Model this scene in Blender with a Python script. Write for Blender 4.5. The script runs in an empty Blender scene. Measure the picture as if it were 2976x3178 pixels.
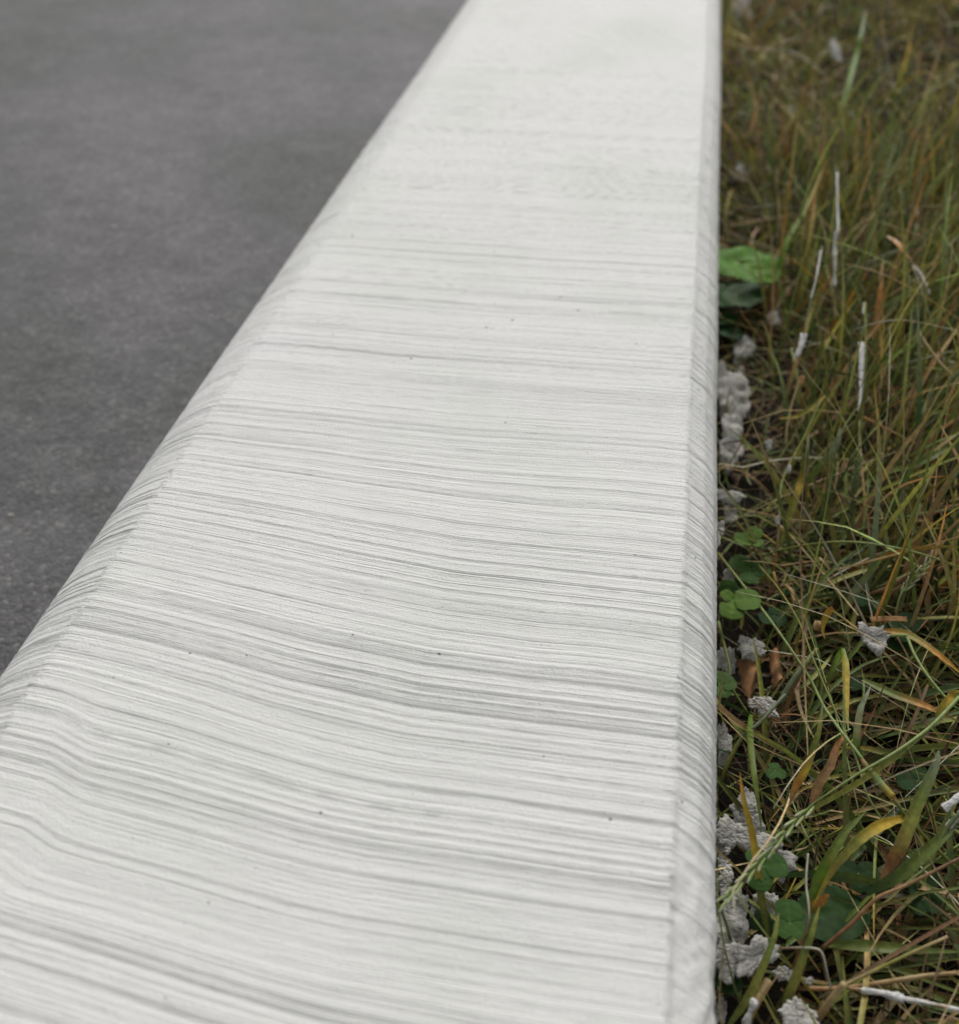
import bpy, math, random
import numpy as np
from mathutils import Vector, Matrix

random.seed(7)
rng = np.random.default_rng(11)
sc = bpy.context.scene
COL = sc.collection
R = math.radians

# ------------------------------------------------------------------ camera
PW, PH, FPX = 2976.0, 3178.0, 3095.0        # photograph size and focal length in its pixels
CAM_H = 0.40                                 # camera height above the kerb top
VPX, VPY = 2246.0, -1150.0                   # vanishing point of the kerb direction
yv = np.array([VPX-PW/2, -(VPY-PH/2), -FPX]); yv /= np.linalg.norm(yv)
zv = np.array([0, -yv[2], yv[1]]); zv /= np.linalg.norm(zv)
xv = np.cross(yv, zv)
cam_d = bpy.data.cameras.new("camera"); cam = bpy.data.objects.new("camera", cam_d); COL.objects.link(cam)
cam.matrix_world = Matrix(((xv[0], xv[1], xv[2], 0), (yv[0], yv[1], yv[2], 0), (zv[0], zv[1], zv[2], CAM_H), (0, 0, 0, 1)))
cam_d.sensor_fit = 'HORIZONTAL'; cam_d.sensor_width = 36.0; cam_d.lens = 36.0*FPX/PW
cam_d.clip_start = 0.01; cam_d.clip_end = 400
cam_d.dof.use_dof = True; cam_d.dof.focus_distance = 0.58; cam_d.dof.aperture_fstop = 5.6
sc.camera = cam

# ------------------------------------------------------------------ sky, sun, exposure (overcast)
SUN_EL, SUN_AZ = 42.0, 0.0
w = bpy.data.worlds.new("World"); sc.world = w; w.use_nodes = True
nt = w.node_tree; nt.nodes.clear()
sky = nt.nodes.new('ShaderNodeTexSky'); sky.sky_type = 'NISHITA'; sky.sun_disc = False
sky.sun_elevation = R(SUN_EL); sky.sun_rotation = R(SUN_AZ); sky.dust_density = 3.0; sky.air_density = 1.0
hs = nt.nodes.new('ShaderNodeHueSaturation'); hs.inputs['Saturation'].default_value = 0.12
bg = nt.nodes.new('ShaderNodeBackground'); bg.inputs['Strength'].default_value = 0.11
wo = nt.nodes.new('ShaderNodeOutputWorld')
nt.links.new(sky.outputs[0], hs.inputs['Color']); nt.links.new(hs.outputs[0], bg.inputs[0]); nt.links.new(bg.outputs[0], wo.inputs[0])
sd = bpy.data.lights.new("sun", 'SUN'); sd.energy = 1.5; sd.angle = R(20); sd.color = (1.0, 0.975, 0.94)
so = bpy.data.objects.new("sun", sd); COL.objects.link(so)
sdir = Vector((math.sin(R(SUN_AZ))*math.cos(R(SUN_EL)), math.cos(R(SUN_AZ))*math.cos(R(SUN_EL)), math.sin(R(SUN_EL))))
so.rotation_euler = sdir.to_track_quat('Z', 'Y').to_euler()
sc.view_settings.view_transform = 'Standard'; sc.view_settings.look = 'None'
sc.view_settings.gamma = 1.0; sc.view_settings.use_curve_mapping = False
sc.view_settings.exposure = 0.36

GZ = -0.130                                  # soil level beside the kerb
AZ = -0.170                                  # asphalt level

def at(px, py, z):                           # photograph pixel -> point on the plane at height z
    r = np.array([px-PW/2, -(py-PH/2), -FPX]); wd = np.array([xv@r, yv@r, zv@r])
    t = (z-CAM_H)/wd[2]
    return Vector((wd[0]*t, wd[1]*t, z))
OR = {1: 0, 2: 700, 3: 1400, 4: 2100, 5: 2500}
def S(reg, u, v, z): return at(2180+u/2.339, OR[reg]+v/2.339, z)

# ------------------------------------------------------------------ helpers
def tag(o, label=None, cat=None, group=None, kind=None):
    if label: o['label'] = label
    if cat: o['category'] = cat
    if group: o['group'] = group
    if kind: o['kind'] = kind
    return o

def link_mesh(name, verts, quads, mat, cols=None, parent=None, smooth=True, tris=None):
    verts = np.asarray(verts, dtype=np.float32).reshape(-1, 3)
    me = bpy.data.meshes.new(name)
    quads = np.asarray(quads, dtype=np.int32).reshape(-1, 4) if quads is not None and len(quads) else np.zeros((0, 4), np.int32)
    tris = np.asarray(tris, dtype=np.int32).reshape(-1, 3) if tris is not None and len(tris) else np.zeros((0, 3), np.int32)
    me.vertices.add(len(verts)); me.vertices.foreach_set('co', verts.ravel())
    loops = np.concatenate([quads.ravel(), tris.ravel()]).astype(np.int32)
    me.loops.add(len(loops)); me.loops.foreach_set('vertex_index', loops)
    starts = np.concatenate([np.arange(len(quads))*4, len(quads)*4+np.arange(len(tris))*3]).astype(np.int32)
    me.polygons.add(len(starts)); me.polygons.foreach_set('loop_start', starts)
    me.polygons.foreach_set('use_smooth', np.full(len(starts), smooth))
    me.update(calc_edges=True)
    if cols is not None:
        ca = me.color_attributes.new('tint', 'FLOAT_COLOR', 'POINT')
        c4 = np.ones((len(verts), 4), np.float32); c4[:, :3] = np.asarray(cols, np.float32).reshape(-1, 3)
        ca.data.foreach_set('color', c4.ravel())
    me.materials.append(mat)
    o = bpy.data.objects.new(name, me); COL.objects.link(o)
    if parent is not None: o.parent = parent
    return o

def empty(name, loc=(0, 0, 0)):
    o = bpy.data.objects.new(name, None); o.location = loc; o.empty_display_size = 0.02; COL.objects.link(o); return o

def grid_quads(nr, nc):
    i = np.arange(nr-1)[:, None]; j = np.arange(nc-1)[None, :]
    a = i*nc+j
    return np.stack([a, a+1, a+nc+1, a+nc], -1).reshape(-1, 4)

class Noise2:                                # smooth 2D value noise on a random table
    def __init__(s, seed):
        s.t = np.random.default_rng(seed).uniform(-1, 1, (512, 512)).astype(np.float32)
    def __call__(s, x, y):
        xi = np.floor(x).astype(np.int64); yi = np.floor(y).astype(np.int64)
        fx = x-xi; fy = y-yi; fx = fx*fx*(3-2*fx); fy = fy*fy*(3-2*fy)
        a = s.t[xi % 512, yi % 512]; b = s.t[(xi+1) % 512, yi % 512]
        c = s.t[xi % 512, (yi+1) % 512]; d = s.t[(xi+1) % 512, (yi+1) % 512]
        return (a*(1-fx)+b*fx)*(1-fy)+(c*(1-fx)+d*fx)*fy
NZ = [Noise2(100+i) for i in range(24)]
def ss(a, b, x): t = np.clip((x-a)/(b-a), 0, 1); return t*t*(3-2*t)

# ------------------------------------------------------------------ materials
def new_mat(name):
    m = bpy.data.materials.new(name); m.use_nodes = True
    n = m.node_tree; b = n.nodes['Principled BSDF']; return m, n, b
def nd(n, t, **k):
    x = n.nodes.new(t)
    for a, v in k.items():
        if a in x.inputs: x.inputs[a].default_value = v
        else: setattr(x, a, v)
    return x
def ramp(n, stops):
    r = n.nodes.new('ShaderNodeValToRGB'); e = r.color_ramp.elements
    e[0].position, e[0].color = stops[0][0], (*stops[0][1], 1); e[1].position, e[1].color = stops[-1][0], (*stops[-1][1], 1)
    for p, c in stops[1:-1]:
        q = e.new(p); q.color = (*c, 1)
    return r
def g3(v): return (v, v, v)

def concrete_mat():
    m, n, b = new_mat('broomed_concrete'); L = n.links.new
    tc = nd(n, 'ShaderNodeTexCoord')
    # base tone with faint cool / warm blotches
    big = nd(n, 'ShaderNodeTexNoise', Scale=6.0, Detail=4.0); L(tc.outputs['Object'], big.inputs['Vector'])
    cr = ramp(n, [(0.3, (0.640, 0.645, 0.612)), (0.5, (0.682, 0.680, 0.654)), (0.72, (0.705, 0.693, 0.680))]); L(big.outputs[0], cr.inputs[0])
    # streaky cement film along the broom strokes
    br = nd(n, 'ShaderNodeAttribute', attribute_name='broom')
    mp = nd(n, 'ShaderNodeMapping'); mp.inputs['Scale'].default_value = (9, 380, 14); L(br.outputs['Vector'], mp.inputs['Vector'])
    st = nd(n, 'ShaderNodeTexNoise', Scale=1.0, Detail=3.0, Roughness=0.6); L(mp.outputs[0], st.inputs['Vector'])
    sr = ramp(n, [(0.28, g3(0.90)), (0.45, g3(0.985)), (0.7, g3(1.02))]); L(st.outputs[0], sr.inputs[0])
    mx = nd(n, 'ShaderNodeMix', data_type='RGBA', blend_type='MULTIPLY'); mx.inputs[0].default_value = 0.12
    L(cr.outputs[0], mx.inputs[6]); L(sr.outputs[0], mx.inputs[7])
    # air holes
    vo = nd(n, 'ShaderNodeTexVoronoi', Scale=62.0); L(tc.outputs['Object'], vo.inputs['Vector'])
    sep = nd(n, 'ShaderNodeSeparateColor'); L(vo.outputs['Color'], sep.inputs[0])
    thr = nd(n, 'ShaderNodeMapRange'); thr.inputs[1].default_value = 0.35; thr.inputs[2].default_value = 1.0; thr.inputs[3].default_value = 0.0; thr.inputs[4].default_value = 0.060
    L(sep.outputs[0], thr.inputs[0])
    lt = nd(n, 'ShaderNodeMath', operation='SUBTRACT'); L(thr.outputs[0], lt.inputs[0]); L(vo.outputs['Distance'], lt.inputs[1])
    hole = nd(n, 'ShaderNodeMapRange'); hole.inputs[1].default_value = -0.01; hole.inputs[2].default_value = 0.02; L(lt.outputs[0], hole.inputs[0])
    mh = nd(n, 'ShaderNodeMix', data_type='RGBA'); L(hole.outputs[0], mh.inputs[0]); L(mx.outputs[2], mh.inputs[6]); mh.inputs[7].default_value = (0.22, 0.215, 0.20, 1)
    # tiny dark grains
    vo2 = nd(n, 'ShaderNodeTexVoronoi', Scale=340.0); L(tc.outputs['Object'], vo2.inputs['Vector'])
    sep2 = nd(n, 'ShaderNodeSeparateColor'); L(vo2.outputs['Color'], sep2.inputs[0])
    g1 = nd(n, 'ShaderNodeMath', operation='GREATER_THAN'); g1.inputs[1].default_value = 0.93; L(sep2.outputs[1], g1.inputs[0])
    g2 = nd(n, 'ShaderNodeMath', operation='LESS_THAN'); g2.inputs[1].default_value = 0.16; L(vo2.outputs['Distance'], g2.inputs[0])
    gm = nd(n, 'ShaderNodeMath', operation='MULTIPLY'); L(g1.outputs[0], gm.inputs[0]); L(g2.outputs[0], gm.inputs[1])
    gs = nd(n, 'ShaderNodeMath', operation='MULTIPLY'); gs.inputs[1].default_value = 0.5; L(gm.outputs[0], gs.inputs[0])
    mg = nd(n, 'ShaderNodeMix', data_type='RGBA'); L(gs.outputs[0], mg.inputs[0]); L(mh.outputs[2], mg.inputs[6]); mg.inputs[7].default_value = (0.3, 0.295, 0.28, 1)
    L(mg.outputs[2], b.inputs['Base Color'])
    b.inputs['Roughness'].default_value = 0.92; b.inputs['Specular IOR Level'].default_value = 0.22
    # relief: sandy grain + fine broom lines + holes
    gr = nd(n, 'ShaderNodeTexNoise', Scale=620.0, Detail=4.0, Roughness=0.75); L(tc.outputs['Object'], gr.inputs['Vector'])
    mp2 = nd(n, 'ShaderNodeMapping'); mp2.inputs['Scale'].default_value = (14, 1300, 60); L(br.outputs['Vector'], mp2.inputs['Vector'])
    fl = nd(n, 'ShaderNodeTexNoise', Scale=1.0, Detail=2.0, Roughness=0.6); L(mp2.outputs[0], fl.inputs['Vector'])
    b1 = nd(n, 'ShaderNodeBump', Strength=0.85, Distance=0.0008); L(gr.outputs[0], b1.inputs['Height'])
    b2a = nd(n, 'ShaderNodeBump', Strength=0.5, Distance=0.0006); L(fl.outputs[0], b2a.inputs['Height']); L(b1.outputs[0], b2a.inputs['Normal'])
    mp3 = nd(n, 'ShaderNodeMapping'); mp3.inputs['Scale'].default_value = (11, 900, 60); L(br.outputs['Vector'], mp3.inputs['Vector'])
    f3 = nd(n, 'ShaderNodeTexNoise', Scale=1.0, Detail=1.5, Roughness=0.6); L(mp3.outputs[0], f3.inputs['Vector'])
    r3 = ramp(n, [(0.26, g3(0)), (0.37, g3(1)), (0.8, g3(1))]); L(f3.outputs[0], r3.inputs[0])
    b2 = nd(n, 'ShaderNodeBump', Strength=0.6, Distance=0.0006); L(r3.outputs[0], b2.inputs['Height']); L(b2a.outputs[0], b2.inputs['Normal'])
    b3 = nd(n, 'ShaderNodeBump', Strength=0.8, Distance=0.001, invert=True); L(hole.outputs[0], b3.inputs['Height']); L(b2.outputs[0], b3.inputs['Normal'])
    L(b3.outputs[0], b.inputs['Normal'])
    return m

def mortar_mat():
    m, n, b = new_mat('dried_mortar'); L = n.links.new
    tc = nd(n, 'ShaderNodeTexCoord')
    big = nd(n, 'ShaderNodeTexNoise', Scale=90.0, Detail=5.0, Roughness=0.65); L(tc.outputs['Object'], big.inputs['Vector'])
    cr = ramp(n, [(0.3, (0.32, 0.308, 0.275)), (0.5, (0.42, 0.407, 0.37)), (0.7, (0.50, 0.488, 0.45))]); L(big.outputs[0], cr.inputs[0])
    L(cr.outputs[0], b.inputs['Base Color'])
    b.inputs['Roughness'].default_value = 0.9; b.inputs['Specular IOR Level'].default_value = 0.25
    mp = nd(n, 'ShaderNodeMapping'); mp.inputs['Scale'].default_value = (330, 900, 400); L(tc.outputs['Object'], mp.inputs['Vector'])
    gr = nd(n, 'ShaderNodeTexNoise', Scale=1.0, Detail=5.0, Roughness=0.65, Distortion=0.6); L(mp.outputs[0], gr.inputs['Vector'])
    rr = ramp(n, [(0.36, g3(0)), (0.46, g3(0.8)), (0.8, g3(1))]); L(gr.outputs[0], rr.inputs[0])
    b1 = nd(n, 'ShaderNodeBump', Strength=0.8, Distance=0.0014); L(rr.outputs[0], b1.inputs['Height'])
    L(b1.outputs[0], b.inputs['Normal'])
    return m

def asphalt_mat():
    m, n, b = new_mat('asphalt'); L = n.links.new
    tc = nd(n, 'ShaderNodeTexCoord')
    vo = nd(n, 'ShaderNodeTexVoronoi', Scale=300.0); L(tc.outputs['Object'], vo.inputs['Vector'])
    sep = nd(n, 'ShaderNodeSeparateColor'); L(vo.outputs['Color'], sep.inputs[0])
    cr = ramp(n, [(0.0, (0.078, 0.074, 0.080)), (0.6, (0.105, 0.100, 0.107)), (0.9, (0.125, 0.119, 0.121)), (1.0, (0.185, 0.178, 0.168))]); L(sep.outputs[0], cr.inputs[0])
    big = nd(n, 'ShaderNodeTexNoise', Scale=2.3, Detail=5.0, Roughness=0.6); L(tc.outputs['Object'], big.inputs['Vector'])
    br = ramp(n, [(0.34, (0.70, 0.76, 0.68)), (0.5, (0.95, 0.96, 0.95)), (0.64, (1.20, 1.17, 1.16))]); L(big.outputs[0], br.inputs[0])
    mid = nd(n, 'ShaderNodeTexNoise', Scale=22.0, Detail=4.0, Roughness=0.6); L(tc.outputs['Object'], mid.inputs['Vector'])
    mr = ramp(n, [(0.3, g3(0.85)), (0.7, g3(1.16))]); L(mid.outputs[0], mr.inputs[0])
    m1 = nd(n, 'ShaderNodeMix', data_type='RGBA', blend_type='MULTIPLY'); m1.inputs[0].default_value = 1; L(cr.outputs[0], m1.inputs[6]); L(br.outputs[0], m1.inputs[7])
    m2 = nd(n, 'ShaderNodeMix', data_type='RGBA', blend_type='MULTIPLY'); m2.inputs[0].default_value = 1; L(m1.outputs[2], m2.inputs[6]); L(mr.outputs[0], m2.inputs[7])
    L(m2.outputs[2], b.inputs['Base Color'])
    b.inputs['Roughness'].default_value = 0.78; b.inputs['Specular IOR Level'].default_value = 0.4
    gr = nd(n, 'ShaderNodeTexNoise', Scale=260.0, Detail=4.0, Roughness=0.7); L(tc.outputs['Object'], gr.inputs['Vector'])
    b0 = nd(n, 'ShaderNodeBump', Strength=0.6, Distance=0.0014, invert=True); L(vo.outputs['Distance'], b0.inputs['Height'])
    b1 = nd(n, 'ShaderNodeBump', Strength=0.6, Distance=0.0015); L(gr.outputs[0], b1.inputs['Height']); L(b0.outputs[0], b1.inputs['Normal'])
    L(b1.outputs[0], b.inputs['Normal'])
    return m

def soil_mat():
    m, n, b = new_mat('dark_soil'); L = n.links.new
    tc = nd(n, 'ShaderNodeTexCoord')
    a = nd(n, 'ShaderNodeTexNoise', Scale=60.0, Detail=6.0, Roughness=0.7); L(tc.outputs['Object'], a.inputs['Vector'])
    cr = ramp(n, [(0.3, (0.008, 0.007, 0.005)), (0.55, (0.020, 0.016, 0.011)), (0.75, (0.045, 0.036, 0.024))]); L(a.outputs[0], cr.inputs[0])
    L(cr.outputs[0], b.inputs['Base Color']); b.inputs['Roughness'].default_value = 0.95; b.inputs['Specular IOR Level'].default_value = 0.15
    g = nd(n, 'ShaderNodeTexNoise', Scale=400.0, Detail=4.0, Roughness=0.7); L(tc.outputs['Object'], g.inputs['Vector'])
    bu = nd(n, 'ShaderNodeBump', Strength=0.9, Distance=0.003); L(g.outputs[0], bu.inputs['Height']); L(bu.outputs[0], b.inputs['Normal'])
    return m

def leaf_mat(name, rough=0.5, spots=0.35, transl=0.25, spec=0.28):
    m, n, b = new_mat(name); L = n.links.new
    at_ = nd(n, 'ShaderNodeAttribute', attribute_name='tint')
    tc = nd(n, 'ShaderNodeTexCoord')
    a = nd(n, 'ShaderNodeTexNoise', Scale=260.0, Detail=3.0, Roughness=0.6); L(tc.outputs['Object'], a.inputs['Vector'])
    r1 = ramp(n, [(0.3, g3(0.72)), (0.7, g3(1.25))]); L(a.outputs[0], r1.inputs[0])
    mx = nd(n, 'ShaderNodeMix', data_type='RGBA', blend_type='MULTIPLY'); mx.inputs[0].default_value = 1; L(at_.outputs['Color'], mx.inputs[6]); L(r1.outputs[0], mx.inputs[7])
    c = nd(n, 'ShaderNodeTexNoise', Scale=75.0, Detail=4.0, Roughness=0.7); L(tc.outputs['Object'], c.inputs['Vector'])
    r2 = ramp(n, [(0.56, g3(0)), (0.68, g3(spots))]); L(c.outputs[0], r2.inputs[0])
    m2 = nd(n, 'ShaderNodeMix', data_type='RGBA'); L(r2.outputs[0], m2.inputs[0]); L(mx.outputs[2], m2.inputs[6]); m2.inputs[7].default_value = (0.26, 0.125, 0.028, 1)
    L(m2.outputs[2], b.inputs['Base Color']); b.inputs['Roughness'].default_value = rough; b.inputs['Specular IOR Level'].default_value = spec
    bu = nd(n, 'ShaderNodeBump', Strength=0.3, Distance=0.0006); L(a.outputs[0], bu.inputs['Height']); L(bu.outputs[0], b.inputs['Normal'])
    tr = nd(n, 'ShaderNodeBsdfTranslucent'); L(m2.outputs[2], tr.inputs['Color'])
    ms = nd(n, 'ShaderNodeMixShader'); ms.inputs[0].default_value = transl
    L(b.outputs[0], ms.inputs[1]); L(tr.outputs[0], ms.inputs[2]); L(ms.outputs[0], n.nodes['Material Output'].inputs['Surface'])
    return m

M_con = concrete_mat(); M_mor = mortar_mat()
M_coat = mortar_mat(); M_coat.name = 'splashed_mortar'
for e_, c_ in zip([x for x in M_coat.node_tree.nodes if x.type == 'VALTORGB'][0].color_ramp.elements, ((.50, .49, .46), (.62, .61, .58), (.68, .67, .64))): e_.color = (*c_, 1)
M_asp = asphalt_mat(); M_soil = soil_mat()
M_grass = leaf_mat('grass_blade'); M_thatch = leaf_mat('dry_thatch', 0.75, 0.2, 0.1)
M_clover = leaf_mat('clover_leaf', 0.6, 0.0, 0.2, 0.14); M_dead = leaf_mat('dead_leaf', 0.85, 0.3, 0.1)

# ------------------------------------------------------------------ road and ground
def spaced(a, b, fine, grow, start=0.0):
    out = [a]; s = fine; x = a; sg = 1 if b > a else -1
    while (b-x)*sg > 0:
        if abs(x-a) > start: s *= grow
        x += s*sg; out.append(x)
    return np.array(out)

xs = spaced(-0.300, -60, 0.0028, 1.03, 0.42)
ys = np.concatenate([spaced(0.15, -30, 0.004, 1.12, 0.05)[::-1][:-1], spaced(0.15, 120, 0.0028, 1.02, 0.65)])
X, Y = np.meshgrid(xs, ys)
near = np.clip(1.6-np.abs(Y-0.5), 0.0, 1)*np.clip(1.6+X, 0, 1)
h = 0.00055*NZ[0](X/0.006, Y/0.006)+0.0005*NZ[1](X/0.011, Y/0.011)+0.0013*NZ[2](X/0.04, Y/0.04)
h *= near
h += 0.004*NZ[3](X/0.5, Y/0.5)*np.clip(1-np.abs(Y)/20, 0, 1)
o = link_mesh('road', np.stack([X, Y, AZ+h], -1), grid_quads(len(ys), len(xs))[:, ::-1], M_asp)
tag(o, kind='structure')

xs = np.concatenate([np.array([-60, -5, -0.5, -0.1]), spaced(0.03, 60, 0.005, 1.06, 0.45)])
ys = np.concatenate([spaced(0.15, -30, 0.006, 1.12, 0.1)[::-1][:-1], spaced(0.15, 120, 0.005, 1.03, 0.9)])
X, Y = np.meshgrid(xs, ys)
h = 0.006*NZ[4](X/0.03, Y/0.03)+0.004*NZ[5](X/0.012, Y/0.012)+0.010*NZ[6](X/0.12, Y/0.12)
h = np.where(X < 0.02, 0.0, h)*np.clip(6-np.abs(Y), 0, 1)
o = link_mesh('ground', np.stack([X, Y, np.where(X < 0.02, -0.26, GZ-0.004)+h], -1), grid_quads(len(ys), len(xs)), M_soil)
tag(o, kind='structure')

# ------------------------------------------------------------------ the kerb: broom-grooved concrete as real relief
KL, KR = -0.282, 0.0415
path = [(-0.3262, -0.24), (-0.3262, -0.036), (-0.3195, -0.0265), (-0.303, -0.0125), (KL, 0.0), (KR, 0.0), (0.0535, -0.0095), (0.0605, -0.019), (0.0645, -0.030), (0.0648, -0.20)]
P = []
for (x0, z0), (x1, z1) in zip(path[:-1], path[1:]):
    nseg = max(2, int(math.hypot(x1-x0, z1-z0)/0.0004))
    for k in range(nseg): P.append((x0+(x1-x0)*k/nseg, z0+(z1-z0)*k/nseg))
P.append(path[-1]); P = np.array(P)
ker = np.exp(-0.5*(np.arange(-14, 15)/2.8)**2); ker /= ker.sum()
Pp = np.stack([np.convolve(np.pad(P[:, i], 14, 'edge'), ker, 'valid') for i in (0, 1)], 1)
arc = np.concatenate([[0], np.cumsum(np.hypot(*np.diff(Pp, axis=0).T))])
want = [0.0]
while want[-1] < arc[-1]:
    x = np.interp(want[-1], arc, Pp[:, 0]); z = np.interp(want[-1], arc, Pp[:, 1])
    if z < -0.045: st = 0.012
    elif x < KL+0.010 or x > KR-0.012: st = 0.0012
    else: st = 0.0026
    want.append(want[-1]+st)
want = np.array(want[:-1]+[arc[-1]])
ii = np.interp(want, arc, np.arange(len(P))); kw = np.exp(-0.5*(np.arange(-60, 61)/19.0)**2); kw /= kw.sum()
Pw = np.stack([np.convolve(np.pad(P[:, i], 60, 'edge'), kw, 'valid') for i in (0, 1)], 1)
wxx = np.interp(ii, np.arange(len(P)), Pw[:, 0]); wzz = np.interp(ii, np.arange(len(P)), Pw[:, 1])
px = np.interp(want, arc, Pp[:, 0]); pz = np.interp(want, arc, Pp[:, 1])
tx = np.gradient(px, want); tz = np.gradient(pz, want); ln = np.hypot(tx, tz); nxn = -tz/ln; nzn = tx/ln

yl = [0.02]
while yl[-1] < 3.2:
    d2 = yl[-1]**2+0.16
    yl.append(yl[-1]+max(0.00020, d2/398.0*0.33))
yl = np.array(yl)
ykerb = np.concatenate([spaced(0.02, -1.5, 0.0006, 1.05, 0.06)[::-1][:-1], yl, spaced(yl[-1], 60, 0.008, 1.05)[1:]])
Yk = ykerb[:, None]; Xk = px[None, :]; Sk = want[None, :]
s_top = np.interp(KL, px[np.argsort(px)], want[np.argsort(px)])

# broom path: how far a stroke wanders along the kerb as it crosses it
wx = [-0.33, -0.282, -0.19, -0.14, -0.09, -0.034, 0.026, 0.07]
near_w = np.interp(Xk, wx, [0.001, 0.0, -0.007, -0.012, -0.0165, -0.0175, -0.0155, -0.0145])
far_w = np.interp(Xk, wx, [0.0, 0.0, 0.004, 0.007, 0.009, 0.013, 0.016, 0.017])
f = ss(0.36, 0.60, Yk)
wav = near_w*(1-f)+far_w*f
kx = -0.246+0.010*np.sin(Yk*38)+0.03*(0.24-Yk)
wav = wav-0.0052*ss(-0.012, 0.014, Xk-kx)*(1-ss(0.24, 0.30, Yk))
wav = wav+0.0026*NZ[7](Xk/0.13+3, Yk/0.10)+0.0008*NZ[8](Xk/0.04, Yk/0.05)
V = Yk-wav
onchL = 1-ss(KL-0.003, KL+0.003, Xk); onchR = ss(KR-0.002, KR+0.003, Xk)
# chamfers were dragged separately: the pattern slips a little at the crease
V = V+onchL*0.0007*NZ[9](Sk/0.05, Yk/0.012)+onchR*0.0012*NZ[10](Sk/0.05, Yk/0.014)
V = V+0.00006*NZ[1](Yk/0.0017, Sk/0.0034)                               # crumbly groove sides
def groove(nz, lam, Lx, th, p, ox=0.0):
    n_ = nz(V/lam+ox, Sk/Lx+onchL*7.3+onchR*3.1)
    return np.clip((n_-th)/(1-th), 0, 1)**p
nr = 1+0.55*ss(0.50, 1.0, Yk)
swath = 0.84+0.16*np.clip(0.5+0.9*NZ[11](V/0.045, Sk/0.22), 0, 1)       # strong and weak passes of the broom
def lines(seed, lam, wd, depth, L, th, burr=0.45, dash=0.35):
    """discrete bristle scratches: each has its own place, depth, start and end"""
    r_ = np.random.default_rng(seed); tb = r_.uniform(0, 1, (4, 4096)).astype(np.float32)
    c = np.floor(V/lam); k = c.astype(np.int64) % 4096
    d = V-(c+0.5+0.55*(tb[0][k]-0.5))*lam
    s0 = Sk/L+onchL*5.3+onchR*2.7
    on = np.clip((NZ[seed % 24](k*1.0+tb[1][k]*40, s0+tb[2][k]*60)-th)/0.30, 0, 1)
    on = on*(1-dash+dash*NZ[(seed+7) % 24](k*1.0, Sk/0.0065+tb[3][k]*90))
    w_ = wd*(0.7+0.7*tb[2][k])
    dep = depth*(0.42+0.78*tb[3][k]**2.5)
    g = -np.exp(-(d/w_)**2)+burr*np.exp(-((d+2.0*w_)/(1.3*w_))**2)
    return dep*on*g
nearb = 1+0.6*(1-ss(0.26, 0.42, Yk))
tau = 2*math.pi
H = 0.000050*np.sin(tau*(V/0.0047+0.75*NZ[12](V/0.021, Sk/0.60)))*(0.65+0.35*NZ[13](V/0.0047, Sk/0.25))*nearb**1.6
H = H+0.000042*np.sin(tau*(V/0.00275+0.9*NZ[10](V/0.012, Sk/0.45)))*(0.6+0.4*NZ[9](V/0.00275, Sk/0.20))*nearb
H = H+0.00005*NZ[13](V/0.0024, Sk/0.40)
H = H+0.00003*NZ[14](V/0.0010, Sk/0.20)
H = H+lines(31, 0.0066, 0.00028, 0.00066, 0.60, -0.45, 0.75, 0.10)*nearb
H = H+lines(47, 0.0037, 0.00023, 0.00050, 0.50, -0.50, 0.7, 0.16)*swath*nearb
H = H+lines(64, 0.0021, 0.00019, 0.00040, 0.36, -0.50, 0.5, 0.24)*swath
H = H+lines(83, 0.0012, 0.00017, 0.00028, 0.20, -0.50, 0.3, 0.40)*swath
H = H+lines(115, 0.0230, 0.00034, 0.00105, 0.35, 0.05, 0.5, 0.35)
H = H+0.00003*NZ[19](V/0.0012, Sk/0.0040)+0.00008*NZ[20](Yk/0.0013, Sk/0.0020)
H = H+0.0002*NZ[21](Yk/0.10, Sk/0.09)
# front right chamfer: smeared, lumpy finish
lump = onchR*(1-ss(0.235, 0.285, Yk))
Vl = Yk-0.5*(Sk-Sk.mean())
rough = 0.00062*NZ[22](Vl/0.0085+1.1*NZ[3](Yk/0.02, Sk/0.02), Sk/0.012)+0.00036*NZ[5](Yk/0.0042, Sk/0.0055)+0.0005*NZ[2](Yk/0.022, Sk/0.010)
H = H*(1-0.75*lump)+rough*lump
lip = np.exp(-((Xk-KR+0.0015)/0.0022)**2)*(0.0009*(1-ss(0.24, 0.30, Yk))*(0.55+0.45*NZ[6](Yk/0.02, Sk*0))+0.0002*(1+NZ[6](Yk/0.012, Sk*0)))
lipL = np.exp(-((Xk-KL)/0.0022)**2)*(0.00030*NZ[2](Yk/0.006, Sk*0))*(1-ss(0.5, 0.7, Yk))
H = H+lip+lipL
fade = np.where(pz < -0.035, 0.25, 1.0)[None, :]
H = 0.88*H*nr*fade*(1+0.25*onchL+0.20*onchR*(1-lump))
edge = 0.0010*NZ[0](Yk/0.16, Sk*0)                                      # the whole casting is a touch out of line
wide = (0.55+0.45*ss(0.35, 0.60, Yk))*np.where(px < -0.2, 1.0, 0.0)[None, :]        # the creases get rounder farther along
VX = (px[None, :]*(1-wide)+wxx[None, :]*wide)+nxn[None, :]*H+edge; VZ = (pz[None, :]*(1-wide)+wzz[None, :]*wide)+nzn[None, :]*H; VY = np.broadcast_to(Yk, VX.shape)
q = grid_quads(len(ykerb), len(px))
kerb = link_mesh('kerb', np.stack([VX, VY, VZ], -1), q, M_con)
at_ = kerb.data.attributes.new('broom', 'FLOAT_VECTOR', 'POINT')
bv = np.stack([np.broadcast_to(Sk, VX.shape), V+np.zeros_like(VX), np.zeros_like(VX)+lump*0+0.3*onchL+0.6*onchR], -1)
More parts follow.
